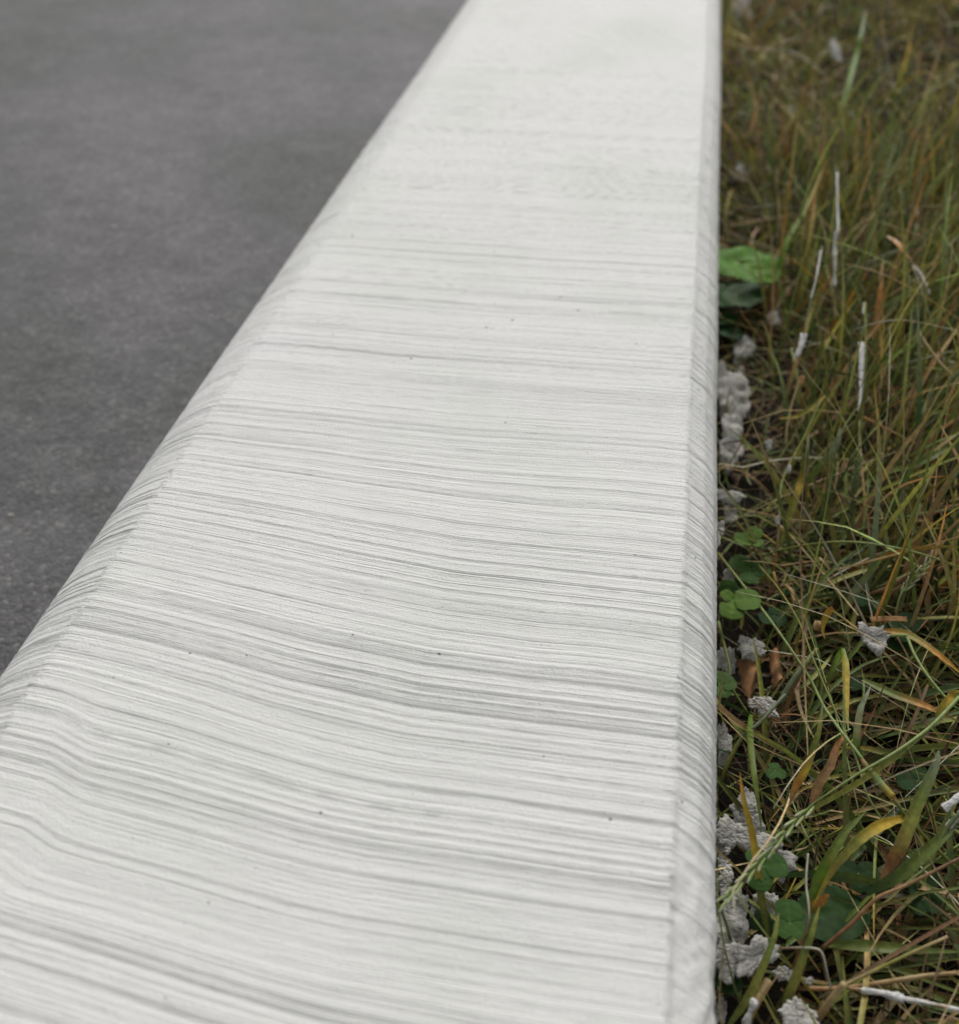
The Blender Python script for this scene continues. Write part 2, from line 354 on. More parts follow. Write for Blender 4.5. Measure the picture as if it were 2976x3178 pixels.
at_.data.foreach_set('vector', bv.reshape(-1).astype(np.float32))
tag(kerb, 'long pale grey concrete kerb with broomed cross grooves and chamfered edges', 'kerb')

# ------------------------------------------------------------------ vegetation builders
G_ = {'green': (0.086, 0.114, 0.022), 'dgreen': (0.030, 0.062, 0.016), 'ygreen': (0.175, 0.172, 0.034), 'bgreen': (0.095, 0.165, 0.018),
      'grey': (0.13, 0.155, 0.085), 'yellow': (0.32, 0.22, 0.025), 'orange': (0.34, 0.155, 0.035), 'rust': (0.23, 0.115, 0.050),
      'straw': (0.36, 0.275, 0.140), 'tan': (0.26, 0.165, 0.075), 'brown': (0.105, 0.058, 0.026), 'pale': (0.36, 0.35, 0.27), 'lgreen': (0.20, 0.26, 0.09)}
for k in G_: G_[k] = np.array(G_[k])*1.34

def many_ribbons(base, az, el0, length, width, droop, curl, c0, c1, c2, seg=7, fold=0.25, floor=GZ+0.003, xmin=0.0672, kink=None):
    N = len(base); t = np.linspace(0, 1, seg+1)[None, :]
    el = el0[:, None]-droop[:, None]*t**1.3
    if kink is not None: el = el-kink[:, None]*(t > 0.5)
    a = az[:, None]+curl[:, None]*t
    ds = length[:, None]/seg
    dx = np.cos(el)*np.cos(a); dy = np.cos(el)*np.sin(a); dz = np.sin(el)
    def cum(d): return np.concatenate([np.zeros((N, 1)), np.cumsum(d[:, :-1]*ds, 1)], 1)
    p = np.stack([base[:, 0:1]+cum(dx), base[:, 1:2]+cum(dy), base[:, 2:3]+cum(dz)], -1)
    lay = (rng.uniform(0, 0.012, (N, 1)))
    p[..., 2] = np.maximum(p[..., 2], floor+lay)
    xm = xmin+rng.uniform(0, 0.006, (N, 1))
    p[..., 0] = np.maximum(p[..., 0], xm)
    tg = np.stack([dx, dy, dz], -1)
    side = np.stack([-np.sin(a), np.cos(a), np.zeros_like(a)], -1)
    nor = np.cross(side, tg)*-1
    roll = rng.uniform(-0.9, 0.9, (N, 1, 1))+rng.uniform(-0.9, 0.9, (N, 1, 1))*t[..., None]
    sd_ = side*np.cos(roll)+nor*np.sin(roll); nn = nor*np.cos(roll)-side*np.sin(roll)
    wv = width[:, None]*0.5*np.clip(0.55+2.2*t, 0, 1)*(1-t**2.6)**0.8+0.00006
    l = p-sd_*wv[..., None]; r = p+sd_*wv[..., None]; m_ = p-nn*(wv*fold*2)[..., None]
    V_ = np.stack([l, m_, r], 2)                                   # N, seg+1, 3, 3
    b0 = (np.arange(N)*(seg+1)*3)[:, None, None]+(np.arange(seg)*3)[None, :, None]+np.array([0, 1])[None, None, :]
    qd = np.stack([b0, b0+1, b0+4, b0+3], -1).reshape(-1, 4)
    tt = t[..., None]
    c = np.where(tt < 0.5, c0[:, None]*(1-2*tt)+c1[:, None]*2*tt, c1[:, None]*(2-2*tt)+c2[:, None]*(2*tt-1))
    C_ = np.broadcast_to(c[:, :, None, :], V_.shape)
    return V_.reshape(-1, 3), qd, C_.reshape(-1, 3)

def pick(n, table):
    ks = list(table); pr = np.array([table[k] for k in ks], float); pr /= pr.sum()
    idx = rng.choice(len(ks), n, p=pr)
    c = np.array([G_[k] for k in ks])[idx]
    return c*np.exp(rng.normal(0.0, 0.42, (n, 1)))

def field(n, xr, yr, power=1.0):
    x = xr[0]+(xr[1]-xr[0])*rng.uniform(0, 1, n)**power
    y = rng.uniform(yr[0], yr[1], n)
    return np.stack([x, y, np.full(n, GZ)+rng.uniform(-0.004, 0.004, n)], 1)

def merge(name, parts, mat, label, cat):
    vs, qs, cs, off = [], [], [], 0
    for v, q_, c in parts:
        vs.append(v); qs.append(q_+off); cs.append(c); off += len(v)
    ob = link_mesh(name, np.concatenate(vs), np.concatenate(qs), mat, np.concatenate(cs))
    return tag(ob, label, cat, kind='stuff')

U = rng.uniform
def N_(n, m, s): return rng.normal(m, s, n)
# --- living and fading grass
parts = []
# low flattened mat in the foreground
n = 1700; b = field(n, (0.10, 0.48), (0.10, 0.62), 0.9); b[:, 2] += U(0, 0.02, n)
az = np.where(U(0, 1, n) < 0.65, N_(n, R(15), R(38)), U(0, 2*math.pi, n))
parts.append(many_ribbons(b, az, U(R(0), R(38), n), U(0.05, 0.15, n), U(0.0010, 0.0046, n), U(0.2, 1.0, n), N_(n, 0, 0.6),
    pick(n, dict(brown=3, dgreen=3, tan=1)), pick(n, dict(green=6, ygreen=3, dgreen=3, tan=.6, rust=.4)), pick(n, dict(green=5, ygreen=4, lgreen=1.5, orange=.6, tan=.8, yellow=1.2))))  # bases darker, tips brighter: shade of the gaps put into the colour
# upright tussock leaning away to the right
n = 3300; b = field(n, (0.125, 0.62), (0.46, 1.30), 0.85)
az = N_(n, R(58), R(46))
parts.append(many_ribbons(b, az, N_(n, R(62), R(14)), U(0.08, 0.19, n), U(0.0012, 0.0048, n), U(0.1, 1.0, n), N_(n, 0, 0.45),
    pick(n, dict(brown=3, dgreen=3, tan=1.5)), pick(n, dict(green=4, ygreen=3.5, grey=1.5, dgreen=2, orange=.8, tan=1.5)), pick(n, dict(green=3, ygreen=4, lgreen=3, grey=1, tan=1.6, yellow=1, orange=1, straw=1.5))))  # dark bases again carry the shade between blades in their colour
# fine pale stems crossing in every direction
n = 520; b = field(n, (0.11, 0.60), (0.14, 1.35), 0.9); b[:, 2] += U(0.0, 0.055, n)
parts.append(many_ribbons(b, U(0, 2*math.pi, n), U(R(-8), R(42), n), U(0.08, 0.22, n), U(0.0005, 0.0014, n), U(-0.1, 0.6, n), N_(n, 0, 0.35),
    pick(n, dict(tan=2, straw=2, lgreen=1)), pick(n, dict(pale=1.5, straw=3, lgreen=1.5, tan=2)), pick(n, dict(pale=2, straw=3, tan=1)), seg=6, fold=0.3, kink=N_(n, 0, 0.25)))
# grass farther back and to the side
n = 9000; b = field(n, (0.075, 1.6), (1.15, 4.5), 1.1)
az = U(0, 2*math.pi, n)
parts.append(many_ribbons(b, az, N_(n, R(38), R(22)), U(0.07, 0.18, n), U(0.002, 0.0045, n), U(0.1, 1.3, n), N_(n, 0, 0.6),
    pick(n, dict(tan=3, ygreen=2, green=2, brown=1)), pick(n, dict(green=5, ygreen=3, tan=1.6, yellow=1, rust=.5)), pick(n, dict(green=4, ygreen=3, tan=2, straw=.6, yellow=1)), seg=5))
n = 4500; b = field(n, (0.60, 1.6), (-0.6, 1.5), 1.0); az = U(0, 2*math.pi, n)
parts.append(many_ribbons(b, az, N_(n, R(50), R(20)), U(0.07, 0.2, n), U(0.002, 0.0042, n), U(0.1, 1.2, n), N_(n, 0, 0.6),
    pick(n, dict(tan=3, ygreen=2, green=2)), pick(n, dict(green=5, ygreen=2, tan=1.5)), pick(n, dict(green=4, ygreen=2, tan=2, orange=.6)), seg=5))
# strip against the kerb: sparse, short
n = 520; b = field(n, (0.075, 0.15), (0.12, 1.3), 0.8); az = N_(n, R(50), R(60))
parts.append(many_ribbons(b, az, U(R(5), R(60), n), U(0.03, 0.08, n), U(0.001, 0.0028, n), U(0.2, 1.3, n), N_(n, 0, 0.7),
    pick(n, dict(tan=2, green=2)), pick(n, dict(green=4, ygreen=2, rust=1)), pick(n, dict(green=3, tan=2, yellow=1)), seg=6))
n = 650; b = field(n, (0.075, 0.22), (0.9, 1.9), 0.8); az = N_(n, R(80), R(70))
parts.append(many_ribbons(b, az, U(R(5), R(50), n), U(0.05, 0.13, n), U(0.002, 0.005, n), U(0.2, 1.3, n), N_(n, 0, 0.7),
    pick(n, dict(tan=2, green=2)), pick(n, dict(green=3, ygreen=3, rust=1, straw=.6)), pick(n, dict(green=3, tan=2, yellow=1)), seg=6))
merge('grass', parts, M_grass, 'tangled green and yellowing grass growing beside the kerb', 'grass')

# --- dead thatch and fine roots on the soil
G0 = dict(G_)
for k in G_: G_[k] = G_[k]*0.30        # last year's blades; the deep shade of the gaps is put into their colour
parts = []
n = 4200; b = field(n, (0.07, 0.52), (0.10, 1.0), 0.8); b[:, 2] += U(0, 0.016, n)
parts.append(many_ribbons(b, U(0, 2*math.pi, n), U(R(-4), R(30), n), U(0.02, 0.08, n), U(0.0004, 0.0013, n), U(-0.3, 1.0, n), N_(n, 0, 1.6),
    pick(n, dict(tan=3, straw=1, brown=4)), pick(n, dict(tan=3, straw=1, brown=4, rust=2, grey=1)), pick(n, dict(tan=3, brown=4, grey=1)), seg=5, fold=0.1))
n = 800; b = field(n, (0.12, 0.56), (0.15, 1.2), 0.8); b[:, 2] += U(0.0, 0.04, n)
parts.append(many_ribbons(b, N_(n, R(20), R(50)), U(R(-5), R(35), n), U(0.06, 0.16, n), U(0.0008, 0.0028, n), U(0.0, 0.9, n), N_(n, 0, 0.5),
    pick(n, dict(tan=3, straw=1.4, rust=2, brown=2)), pick(n, dict(tan=3, straw=1, orange=1, rust=2, brown=2)), pick(n, dict(tan=2, straw=1, brown=1)), seg=6, fold=0.2, kink=N_(n, 0, 0.4)))
n = 7000; b = field(n, (0.07, 1.5), (1.0, 4.0), 1.1); b[:, 2] += U(0, 0.03, n)
parts.append(many_ribbons(b, U(0, 2*math.pi, n), U(R(-4), R(35), n), U(0.05, 0.14, n), U(0.0012, 0.0034, n), U(-0.2, 1.0, n), N_(n, 0, 1.0),
    pick(n, dict(tan=3, straw=1, brown=3)), pick(n, dict(tan=3, straw=1, brown=2, ygreen=2)), pick(n, dict(tan=3, brown=3)), seg=4, fold=0.15))
G_.update(G0)
merge('dry_thatch', parts, M_thatch, 'dry brown dead grass and fine roots matted on the soil', 'thatch')

# ------------------------------------------------------------------ hand-placed blades and stems
def smooth_path(pts, m=6):
    pts = [Vector(p) for p in pts]
    if len(pts) == 2:
        return [pts[0].lerp(pts[1], k/m) for k in range(m+1)]
    ext = [pts[0]*2-pts[1]]+pts+[pts[-1]*2-pts[-2]]; out = []
    for i in range(1, len(ext)-2):
        a, b_, c, d = ext[i-1:i+3]
        for k in range(m):
            t = k/m
            out.append(0.5*((2*b_)+(c-a)*t+(2*a-5*b_+4*c-d)*t*t+(3*b_-a-3*c+d)*t**3))
    out.append(pts[-1]); return out
def cramp(cols, n_):
    c = np.array([G_[k] for k in cols]); t = np.linspace(0, len(c)-1, n_)
    return np.stack([np.interp(t, np.arange(len(c)), c[:, i]) for i in range(3)], 1)

def strip_arrays(pts, width, cols, fold=0.28, roll=0.3, roll1=None, tip=True, m=6, base=0.45):
    P_ = smooth_path(pts, m); n_ = len(P_); V_ = []; roll1 = roll if roll1 is None else roll1
    for i, p in enumerate(P_):
        t = i/(n_-1)
        tg = (P_[min(i+1, n_-1)]-P_[max(i-1, 0)]).normalized()
        up = Vector((0.1, -0.45, 0.9)).normalized()
        sd_ = tg.cross(up).normalized(); nn = sd_.cross(tg).normalized()
        a = roll*(1-t)+roll1*t; s2 = sd_*math.cos(a)+nn*math.sin(a); n2 = nn*math.cos(a)-sd_*math.sin(a)
        wv = width*0.5*min(1, base+2.5*t)*((1-t**3)**0.8 if tip else 1)+0.0001
        wv *= 1+0.06*math.sin(i*1.7+width*9000)
        V_ += [p-s2*wv, p-s2*wv*0.5-n2*wv*fold*0.6, p-n2*wv*fold*1.3, p+s2*wv*0.5-n2*wv*fold*0.6, p+s2*wv]
    c = np.repeat(cramp(cols, n_), 5, 0)
    shade = np.tile(np.array([1.0, 0.97, 1.18, 0.97, 1.0]), n_)[:, None]
    return np.array([tuple(v) for v in V_]), grid_quads(n_, 5), c*shade

def tube_arrays(pts, rad, cols, m=6, k=7, noise=0.0, taper=1.0, flat=1.0, seed=0):
    P_ = smooth_path(pts, m); n_ = len(P_); V_ = []; rr = random.Random(seed)
    for i, p in enumerate(P_):
        t = i/(n_-1); tg = (P_[min(i+1, n_-1)]-P_[max(i-1, 0)]).normalized()
        sd_ = tg.cross(Vector((0, 0, 1))).normalized(); nn = sd_.cross(tg)
        r0 = rad*(1+(taper-1)*t) if not callable(rad) else rad(t)
        for j in range(k):
            a = 2*math.pi*j/k; r_ = r0*(1+noise*rr.uniform(-1, 1))
            V_.append(p+sd_*math.cos(a)*r_+nn*math.sin(a)*r_*flat)
    qd = []
    for i in range(n_-1):
        for j in range(k):
            a = i*k+j; b_ = i*k+(j+1) % k; qd.append((a, b_, b_+k, a+k))
    qd.append(None)
    qd = [q_ for q_ in qd if q_]
    V_.append(P_[0]); V_.append(P_[-1]); c0 = len(V_)-2; tr = []
    for j in range(k):
        tr.append((c0, (j+1) % k, j)); tr.append((c0+1, (n_-1)*k+j, (n_-1)*k+(j+1) % k))
    c = np.concatenate([np.repeat(cramp(cols, n_), k, 0), [G_[cols[0]]], [G_[cols[-1]]]])
    return np.array([tuple(v) for v in V_]), np.array(qd), c, np.array(tr)

def place(name, arrs, mat, parent=None, root=None):
    """one mesh; its origin sits at its first point"""
    v = arrs[0]; org = np.array(root if root is not None else v[0])
    ob = link_mesh(name, v-org, arrs[1], mat, arrs[2], parent, True, arrs[3] if len(arrs) > 3 else None)
    ob.location = org
    return ob

def blade(label, pts, width_mm, cols, roll=0.3, roll1=None, fold=0.28, tip=True, cat='blade of grass', name='blade_of_grass', mat=None, base=0.45):
    ob = place(name, strip_arrays(pts, width_mm*0.00130, cols, fold, roll, roll1, tip, base=base), mat or M_grass)
    return tag(ob, label, cat)
def stem(label, pts, rad_mm, cols, cat='grass stalk', name='grass_stalk', taper=0.8, mat=None):
    ob = place(name, tube_arrays(pts, rad_mm*0.001, cols, taper=taper), mat or M_grass)
    return tag(ob, label, cat)

# long stalk crossing down from the kerb, with a swollen sheath
r_ = empty('grass_stalk', S(3, 112, 740, -0.095)); o0 = Vector(r_.location)
def child(name, arrs, mat, root):
    v = arrs[0]-np.array(root.location)
    return link_mesh(name, v, arrs[1], mat, arrs[2], root, True, arrs[3] if len(arrs) > 3 else None)
child('stem', tube_arrays([S(3, 112, 740, -.095), S(3, 300, 980, -.088), S(3, 500, 1240, -.080), S(3, 760, 1620, -.070), S(4, 900, 250, -.062), S(4, 1130, 560, -.058), S(4, 1165, 610, -.058)], 0.0009, ['ygreen', 'lgreen', 'green', 'lgreen', 'green']), M_grass, r_)
child('sheath', tube_arrays([S(4, 1160, 605, -.058), S(4, 1200, 670, -.058), S(4, 1290, 775, -.059), S(4, 1380, 875, -.060)], lambda t: 0.0011+0.0011*math.sin(min(1, t*1.3)*2.2), ['rust', 'green', 'lgreen', 'yellow']), M_grass, r_)
child('lower_stem', tube_arrays([S(4, 1375, 870, -.060), S(4, 1400, 910, -.061), S(4, 1500, 1040, -.065), S(4, 1640, 1190, -.070), S(4, 1850, 1400, -.08)], 0.0009, ['orange', 'green', 'ygreen', 'green']), M_grass, r_)
tag(r_, 'long green stalk running from the kerb down right with a swollen sheath', 'grass stalk')

# flowering stalk whose seed head points at the kerb
def spikelets(root, pts, n_, ln_, wd, cols, spread=0.5, seed=3):
    rr = random.Random(seed); P_ = smooth_path(pts, 10)
    for i in range(n_):
        t = i/(n_-1); k = min(len(P_)-2, int(t*(len(P_)-1))); p = P_[k]; tg = (P_[k+1]-P_[k]).normalized()
        sd_ = tg.cross(Vector((0, 0, 1))).normalized()*(1 if i % 2 else -1)
        p = p+sd_*wd*0.8+Vector((0, 0, wd*0.6)); q1 = p+tg*ln_*0.5+sd_*ln_*spread*0.16; q2 = p+tg*ln_+sd_*ln_*spread*0.34*rr.uniform(0.5, 1.3)+Vector((0, 0, ln_*0.05))
        a = tube_arrays([p, q1, q2], lambda t_: wd*(0.25+math.sin(min(1, t_*1.15)*2.6)*0.8), cols, m=3, k=6, flat=0.6)
        child('spikelet', a, M_grass, root)
r_ = empty('flowering_grass', S(4, 1862, 150, -.045))
child('stem', tube_arrays([S(4, 1862, 150, -.045), S(4, 1760, 260, -.046), S(4, 1630, 385, -.048), S(4, 1400, 550, -.050), S(4, 1150, 695, -.052), S(4, 900, 860, -.055), S(4, 760, 965, -.058), S(5, 500, 320, -.062), S(5, 170, 675, -.066)], 0.00105, ['lgreen', 'lgreen', 'green', 'lgreen'], taper=0.4), M_grass, r_)
spikelets(r_, [S(4, 800, 940, -.057), S(4, 620, 1110, -.058), S(5, 480, 340, -.061), S(5, 300, 540, -.064), S(5, 160, 690, -.066)], 19, 0.0085, 0.00085, ['lgreen', 'lgreen', 'pale'])
child('leaf', strip_arrays([S(4, 1630, 400, -.050), S(4, 1350, 620, -.055), S(4, 1100, 790, -.058), S(4, 820, 950, -.062), S(4, 640, 1060, -.066)], 0.0034, ['green', 'ygreen', 'green']), M_grass, r_)
tag(r_, 'light green flowering stalk with its narrow seed head lying towards the kerb', 'grass stalk')

r_ = empty('flowering_grass', S(3, 1400, 1180, -.085))
pp = [S(3, 1400, 1180, -.085), S(3, 1440, 1040, -.075), S(3, 1530, 930, -.068), S(3, 1660, 790, -.060)]
child('stem', tube_arrays(pp, 0.0006, ['lgreen', 'lgreen']), M_grass, r_)
spikelets(r_, pp[1:], 11, 0.0075, 0.0007, ['lgreen', 'pale'], 0.9, 5)
tag(r_, 'small pale green open seed head right of the brown stems', 'grass stalk')
r_ = empty('flowering_grass', S(3, 1030, 940, -.11))
pp = [S(3, 1030, 940, -.11), S(3, 1060, 640, -.088), S(3, 1085, 420, -.07), S(3, 1105, 230, -.055), S(3, 1130, 60, -.045), S(2, 1140, 1420, -.035)]
child('stem', tube_arrays(pp, 0.0008, ['green', 'green']), M_grass, r_)
spikelets(r_, pp[1:5], 15, 0.009, 0.0010, ['green', 'grey'], 0.55, 6)
tag(r_, 'dark green upright seed head below the longest mortar-coated blade', 'grass stalk')

B = [
 ('wide green blade turning pink-brown at its base in the lower right', [S(5, 1300, 570, -.085), S(5, 1380, 400, -.078), S(4, 1440, 1230, -.068), S(4, 1540, 980, -.058), S(4, 1640, 760, -.05), S(4, 1700, 620, -.045), S(4, 1715, 530, -.043)], 5.2, ['rust', 'rust', 'ygreen', 'green', 'grey', 'grey'], .25),
 ('yellow ochre blade arching out from behind the wide green blade', [S(5, 1490, 85, -.066), S(5, 1330, 130, -.060), S(5, 1180, 215, -.058), S(5, 1060, 330, -.062), S(5, 940, 480, -.07), S(5, 800, 740, -.085)], 4.2, ['yellow', 'yellow', 'ygreen', 'ygreen', 'yellow'], -.2),
 ('rust brown blade left of the stalk with the swollen sheath', [S(4, 790, 925, -.085), S(4, 840, 790, -.078), S(4, 930, 640, -.07), S(4, 980, 500, -.065), S(4, 1050, 410, -.062)], 3.8, ['rust', 'tan', 'rust', 'orange'], .4),
 ('narrow green blade with a twisted orange base above the big mortar pile', [S(4, 635, 905, -.09), S(4, 680, 790, -.082), S(4, 740, 690, -.075), S(4, 800, 540, -.068), S(4, 850, 370, -.06), S(4, 875, 180, -.055)], 3.4, ['tan', 'orange', 'yellow', 'green', 'ygreen', 'grey'], .5),
 ('smooth dark green blade hanging down beside the kerb onto mortar', [S(4, 352, 272, -.092), S(4, 345, 420, -.082), S(4, 365, 640, -.074), S(4, 395, 850, -.078), S(4, 430, 1130, -.09)], 3.6, ['bgreen', 'green', 'green', 'green'], .3),
 ('yellow to olive blade standing over the clover on the mortar pile', [S(5, 480, 950, -.10), S(5, 430, 690, -.088), S(5, 395, 420, -.075), S(5, 355, 180, -.066), S(4, 300, 900, -.058), S(4, 270, 690, -.052)], 3.0, ['green', 'ygreen', 'yellow', 'yellow', 'orange'], .2),
 ('short bright yellow blade curling down left of the mortar lump', [S(3, 948, 1135, -.080), S(3, 895, 1200, -.082), S(3, 872, 1290, -.086), S(3, 890, 1370, -.09)], 5.2, ['orange', 'yellow', 'yellow', 'ygreen'], .9, ),
 ('dry tan blade bent over in a hairpin above the yellow curl', [S(3, 815, 880, -.105), S(3, 822, 810, -.09), S(3, 850, 775, -.082), S(3, 910, 840, -.084), S(3, 960, 920, -.09), S(3, 1005, 1020, -.10)], 2.2, ['rust', 'tan', 'tan', 'brown'], .5),
 ('dry orange-brown blade folded beside the lowest clover stems', [S(3, 590, 960, -.10), S(3, 640, 1000, -.092), S(3, 665, 1080, -.09), S(3, 680, 1190, -.10)], 3.0, ['tan', 'tan', 'rust'], .3),
 ('short bright green blade forking left under the mortar lump', [S(3, 1015, 1440, -.078), S(3, 975, 1520, -.077), S(3, 930, 1620, -.08), S(3, 890, 1740, -.09)], 3.6, ['bgreen', 'green', 'green'], .4),
 ('yellow blade hanging straight down under the mortar lump', [S(3, 1020, 1430, -.078), S(3, 1040, 1560, -.076), S(3, 1042, 1760, -.077), S(4, 1045, 250, -.078), S(4, 1060, 400, -.08)], 3.8, ['bgreen', 'yellow', 'yellow', 'grey'], .2),
 ('slim pale tipped blade right of the crossing stalks', [S(4, 1160, 600, -.065), S(4, 1120, 500, -.06), S(4, 1125, 380, -.056), S(4, 1145, 240, -.052), S(4, 1180, 160, -.05), S(4, 1222, 65, -.046)], 2.8, ['green', 'green', 'grey', 'grey', 'pale'], .3),
 ('fresh green blade running diagonally through the foreground tangle', [S(5, 775, 720, -.092), S(5, 850, 520, -.08), S(5, 930, 370, -.072), S(5, 1040, 190, -.066), S(5, 1190, 40, -.062)], 4.2, ['bgreen', 'bgreen', 'green', 'green'], .25),
 ('broad olive blade slanting across the far right foreground', [S(5, 1190, 640, -.088), S(5, 1440, 500, -.074), S(5, 1620, 340, -.066), S(5, 1780, 190, -.06), S(5, 1880, 60, -.056)], 5.0, ['dgreen', 'green', 'green', 'grey'], .15),
 ('green blade lying almost level near the bottom right corner', [S(5, 900, 1010, -.095), S(5, 1200, 1020, -.088), S(5, 1500, 1045, -.086), S(5, 1880, 1065, -.09)], 4.2, ['green', 'green', 'green'], .2),
 ('dark green blade spiking left across the grey mortar', [S(5, 1290, 560, -.09), S(5, 1000, 520, -.088), S(5, 760, 500, -.088), S(5, 500, 515, -.085)], 4.4, ['green', 'dgreen', 'dgreen'], .5),
 ('orange tipped blade stub in the middle of the foreground', [S(5, 770, 790, -.095), S(5, 820, 730, -.088), S(5, 870, 690, -.084), S(5, 920, 645, -.08)], 4.0, ['green', 'orange', 'orange'], .1),
 ('olive blade reaching from the bottom up past the mortar slab', [S(5, 190, 1600, -.10), S(5, 330, 1400, -.09), S(5, 430, 1190, -.082), S(5, 520, 960, -.076), S(5, 555, 780, -.074)], 3.0, ['green', 'ygreen', 'green', 'ygreen'], .3),
 ('pale green blade rising steeply at the bottom centre of the grass', [S(5, 570, 1540, -.10), S(5, 640, 1350, -.09), S(5, 720, 1130, -.08), S(5, 790, 940, -.074), S(5, 850, 730, -.07)], 3.2, ['green', 'ygreen', 'green', 'ygreen'], .2),
 ('long yellow and orange blade sweeping right from the mortar lump', [S(3, 1310, 1300, -.078), S(3, 1480, 1325, -.074), S(3, 1640, 1420, -.072), S(3, 1780, 1530, -.074), S(3, 1880, 1620, -.078)], 4.0, ['orange', 'ygreen', 'orange', 'yellow'], .1),
 ('tall bright green blade in the blurred grass behind', [S(1, 1000, 800, -.06), S(1, 1060, 600, -.04), S(1, 1120, 380, -.02), S(1, 1150, 250, -.005), S(1, 1190, 60, .01)], 6.0, ['bgreen', 'bgreen', 'green'], .2),
 ('bright green blade slanting up from the round leafed weed', [S(2, 400, 470, -.10), S(2, 480, 380, -.085), S(2, 570, 260, -.07), S(1, 620, 1730, -.055), S(1, 760, 1490, -.04), S(1, 890, 1180, -.02)], 5.0, ['bgreen', 'bgreen', 'bgreen', 'yellow'], .2),
 ('green blade curling over at the right edge of the picture', [S(2, 1520, 1440, -.09), S(2, 1600, 1385, -.075), S(2, 1700, 1350, -.068), S(2, 1790, 1370, -.07), S(2, 1880, 1440, -.08)], 3.6, ['bgreen', 'bgreen', 'green'], .1),
 ('dry orange blade bending right in the upper tussock', [S(2, 1335, 70, -.015), S(2, 1400, 110, -.012), S(2, 1460, 180, -.015), S(2, 1510, 250, -.02)], 5.5, ['tan', 'orange', 'tan'], .2),
 ('wide orange straw blade standing in the middle of the tussock', [S(2, 1240, 960, -.08), S(2, 1270, 700, -.05), S(2, 1290, 480, -.03), S(2, 1310, 220, -.01)], 4.6, ['rust', 'tan', 'orange', 'straw'], .2),
 ('bright green blade pointing up right beside the coated blade', [S(2, 1180, 1080, -.07), S(2, 1300, 990, -.055), S(2, 1420, 920, -.045), S(2, 1560, 855, -.035)], 4.0, ['green', 'bgreen', 'bgreen'], .1),
 ('olive blade arching towards the right above the bare stems', [S(2, 1170, 1850, -.09), S(2, 1350, 1780, -.075), S(2, 1550, 1730, -.06), S(2, 1800, 1600, -.05), S(2, 1880, 1560, -.045)], 5.0, ['green', 'green', 'green'], .2),
 ('green blade leaning across the rusty tipped stem near the centre', [S(2, 560, 1400, -.08), S(2, 690, 1380, -.065), S(2, 830, 1290, -.055), S(2, 900, 1220, -.05)], 3.6, ['yellow', 'ygreen', 'yellow'], .2),
 ('olive blade leaning right with a yellow knee beside the bare stems', [S(3, 560, 690, -.10), S(3, 640, 450, -.085), S(3, 690, 300, -.075), S(3, 720, 200, -.07), S(2, 760, 1640, -.055), S(2, 770, 1500, -.05)], 4.2, ['green', 'ygreen', 'yellow', 'green', 'grey'], .3),
 ('grey green blade leaning left of the dark seed head', [S(3, 700, 300, -.08), S(3, 810, 160, -.065), S(3, 930, 20, -.05), S(2, 985, 1560, -.04), S(2, 1000, 1460, -.035)], 4.4, ['green', 'green', 'grey', 'grey'], .3),
 ('grey-green blade rising in front of the brown stems', [S(3, 1030, 1180, -.10), S(3, 1120, 1000, -.085), S(3, 1240, 850, -.072), S(3, 1340, 700, -.062)], 4.0, ['ygreen', 'grey', 'green', 'green'], .2),
 ('green blade with orange flecks leaving the frame at lower right', [S(4, 1160, 20, -.08), S(4, 1400, 130, -.076), S(4, 1640, 220, -.074), S(4, 1880, 340, -.076)], 4.0, ['green', 'green', 'orange', 'green'], .15),
 ('bright yellow blade behind the wide green blade at the right edge', [S(4, 1700, 290, -.075), S(4, 1760, 210, -.07), S(4, 1830, 120, -.066), S(3, 1880, 1750, -.06)], 4.0, ['ygreen', 'yellow', 'ygreen'], .1),
]
for lb, pts, wd, cols, rl in [x[:5] for x in B]: blade(lb, pts, wd, cols, rl*0.7, rl*0.7+0.3)

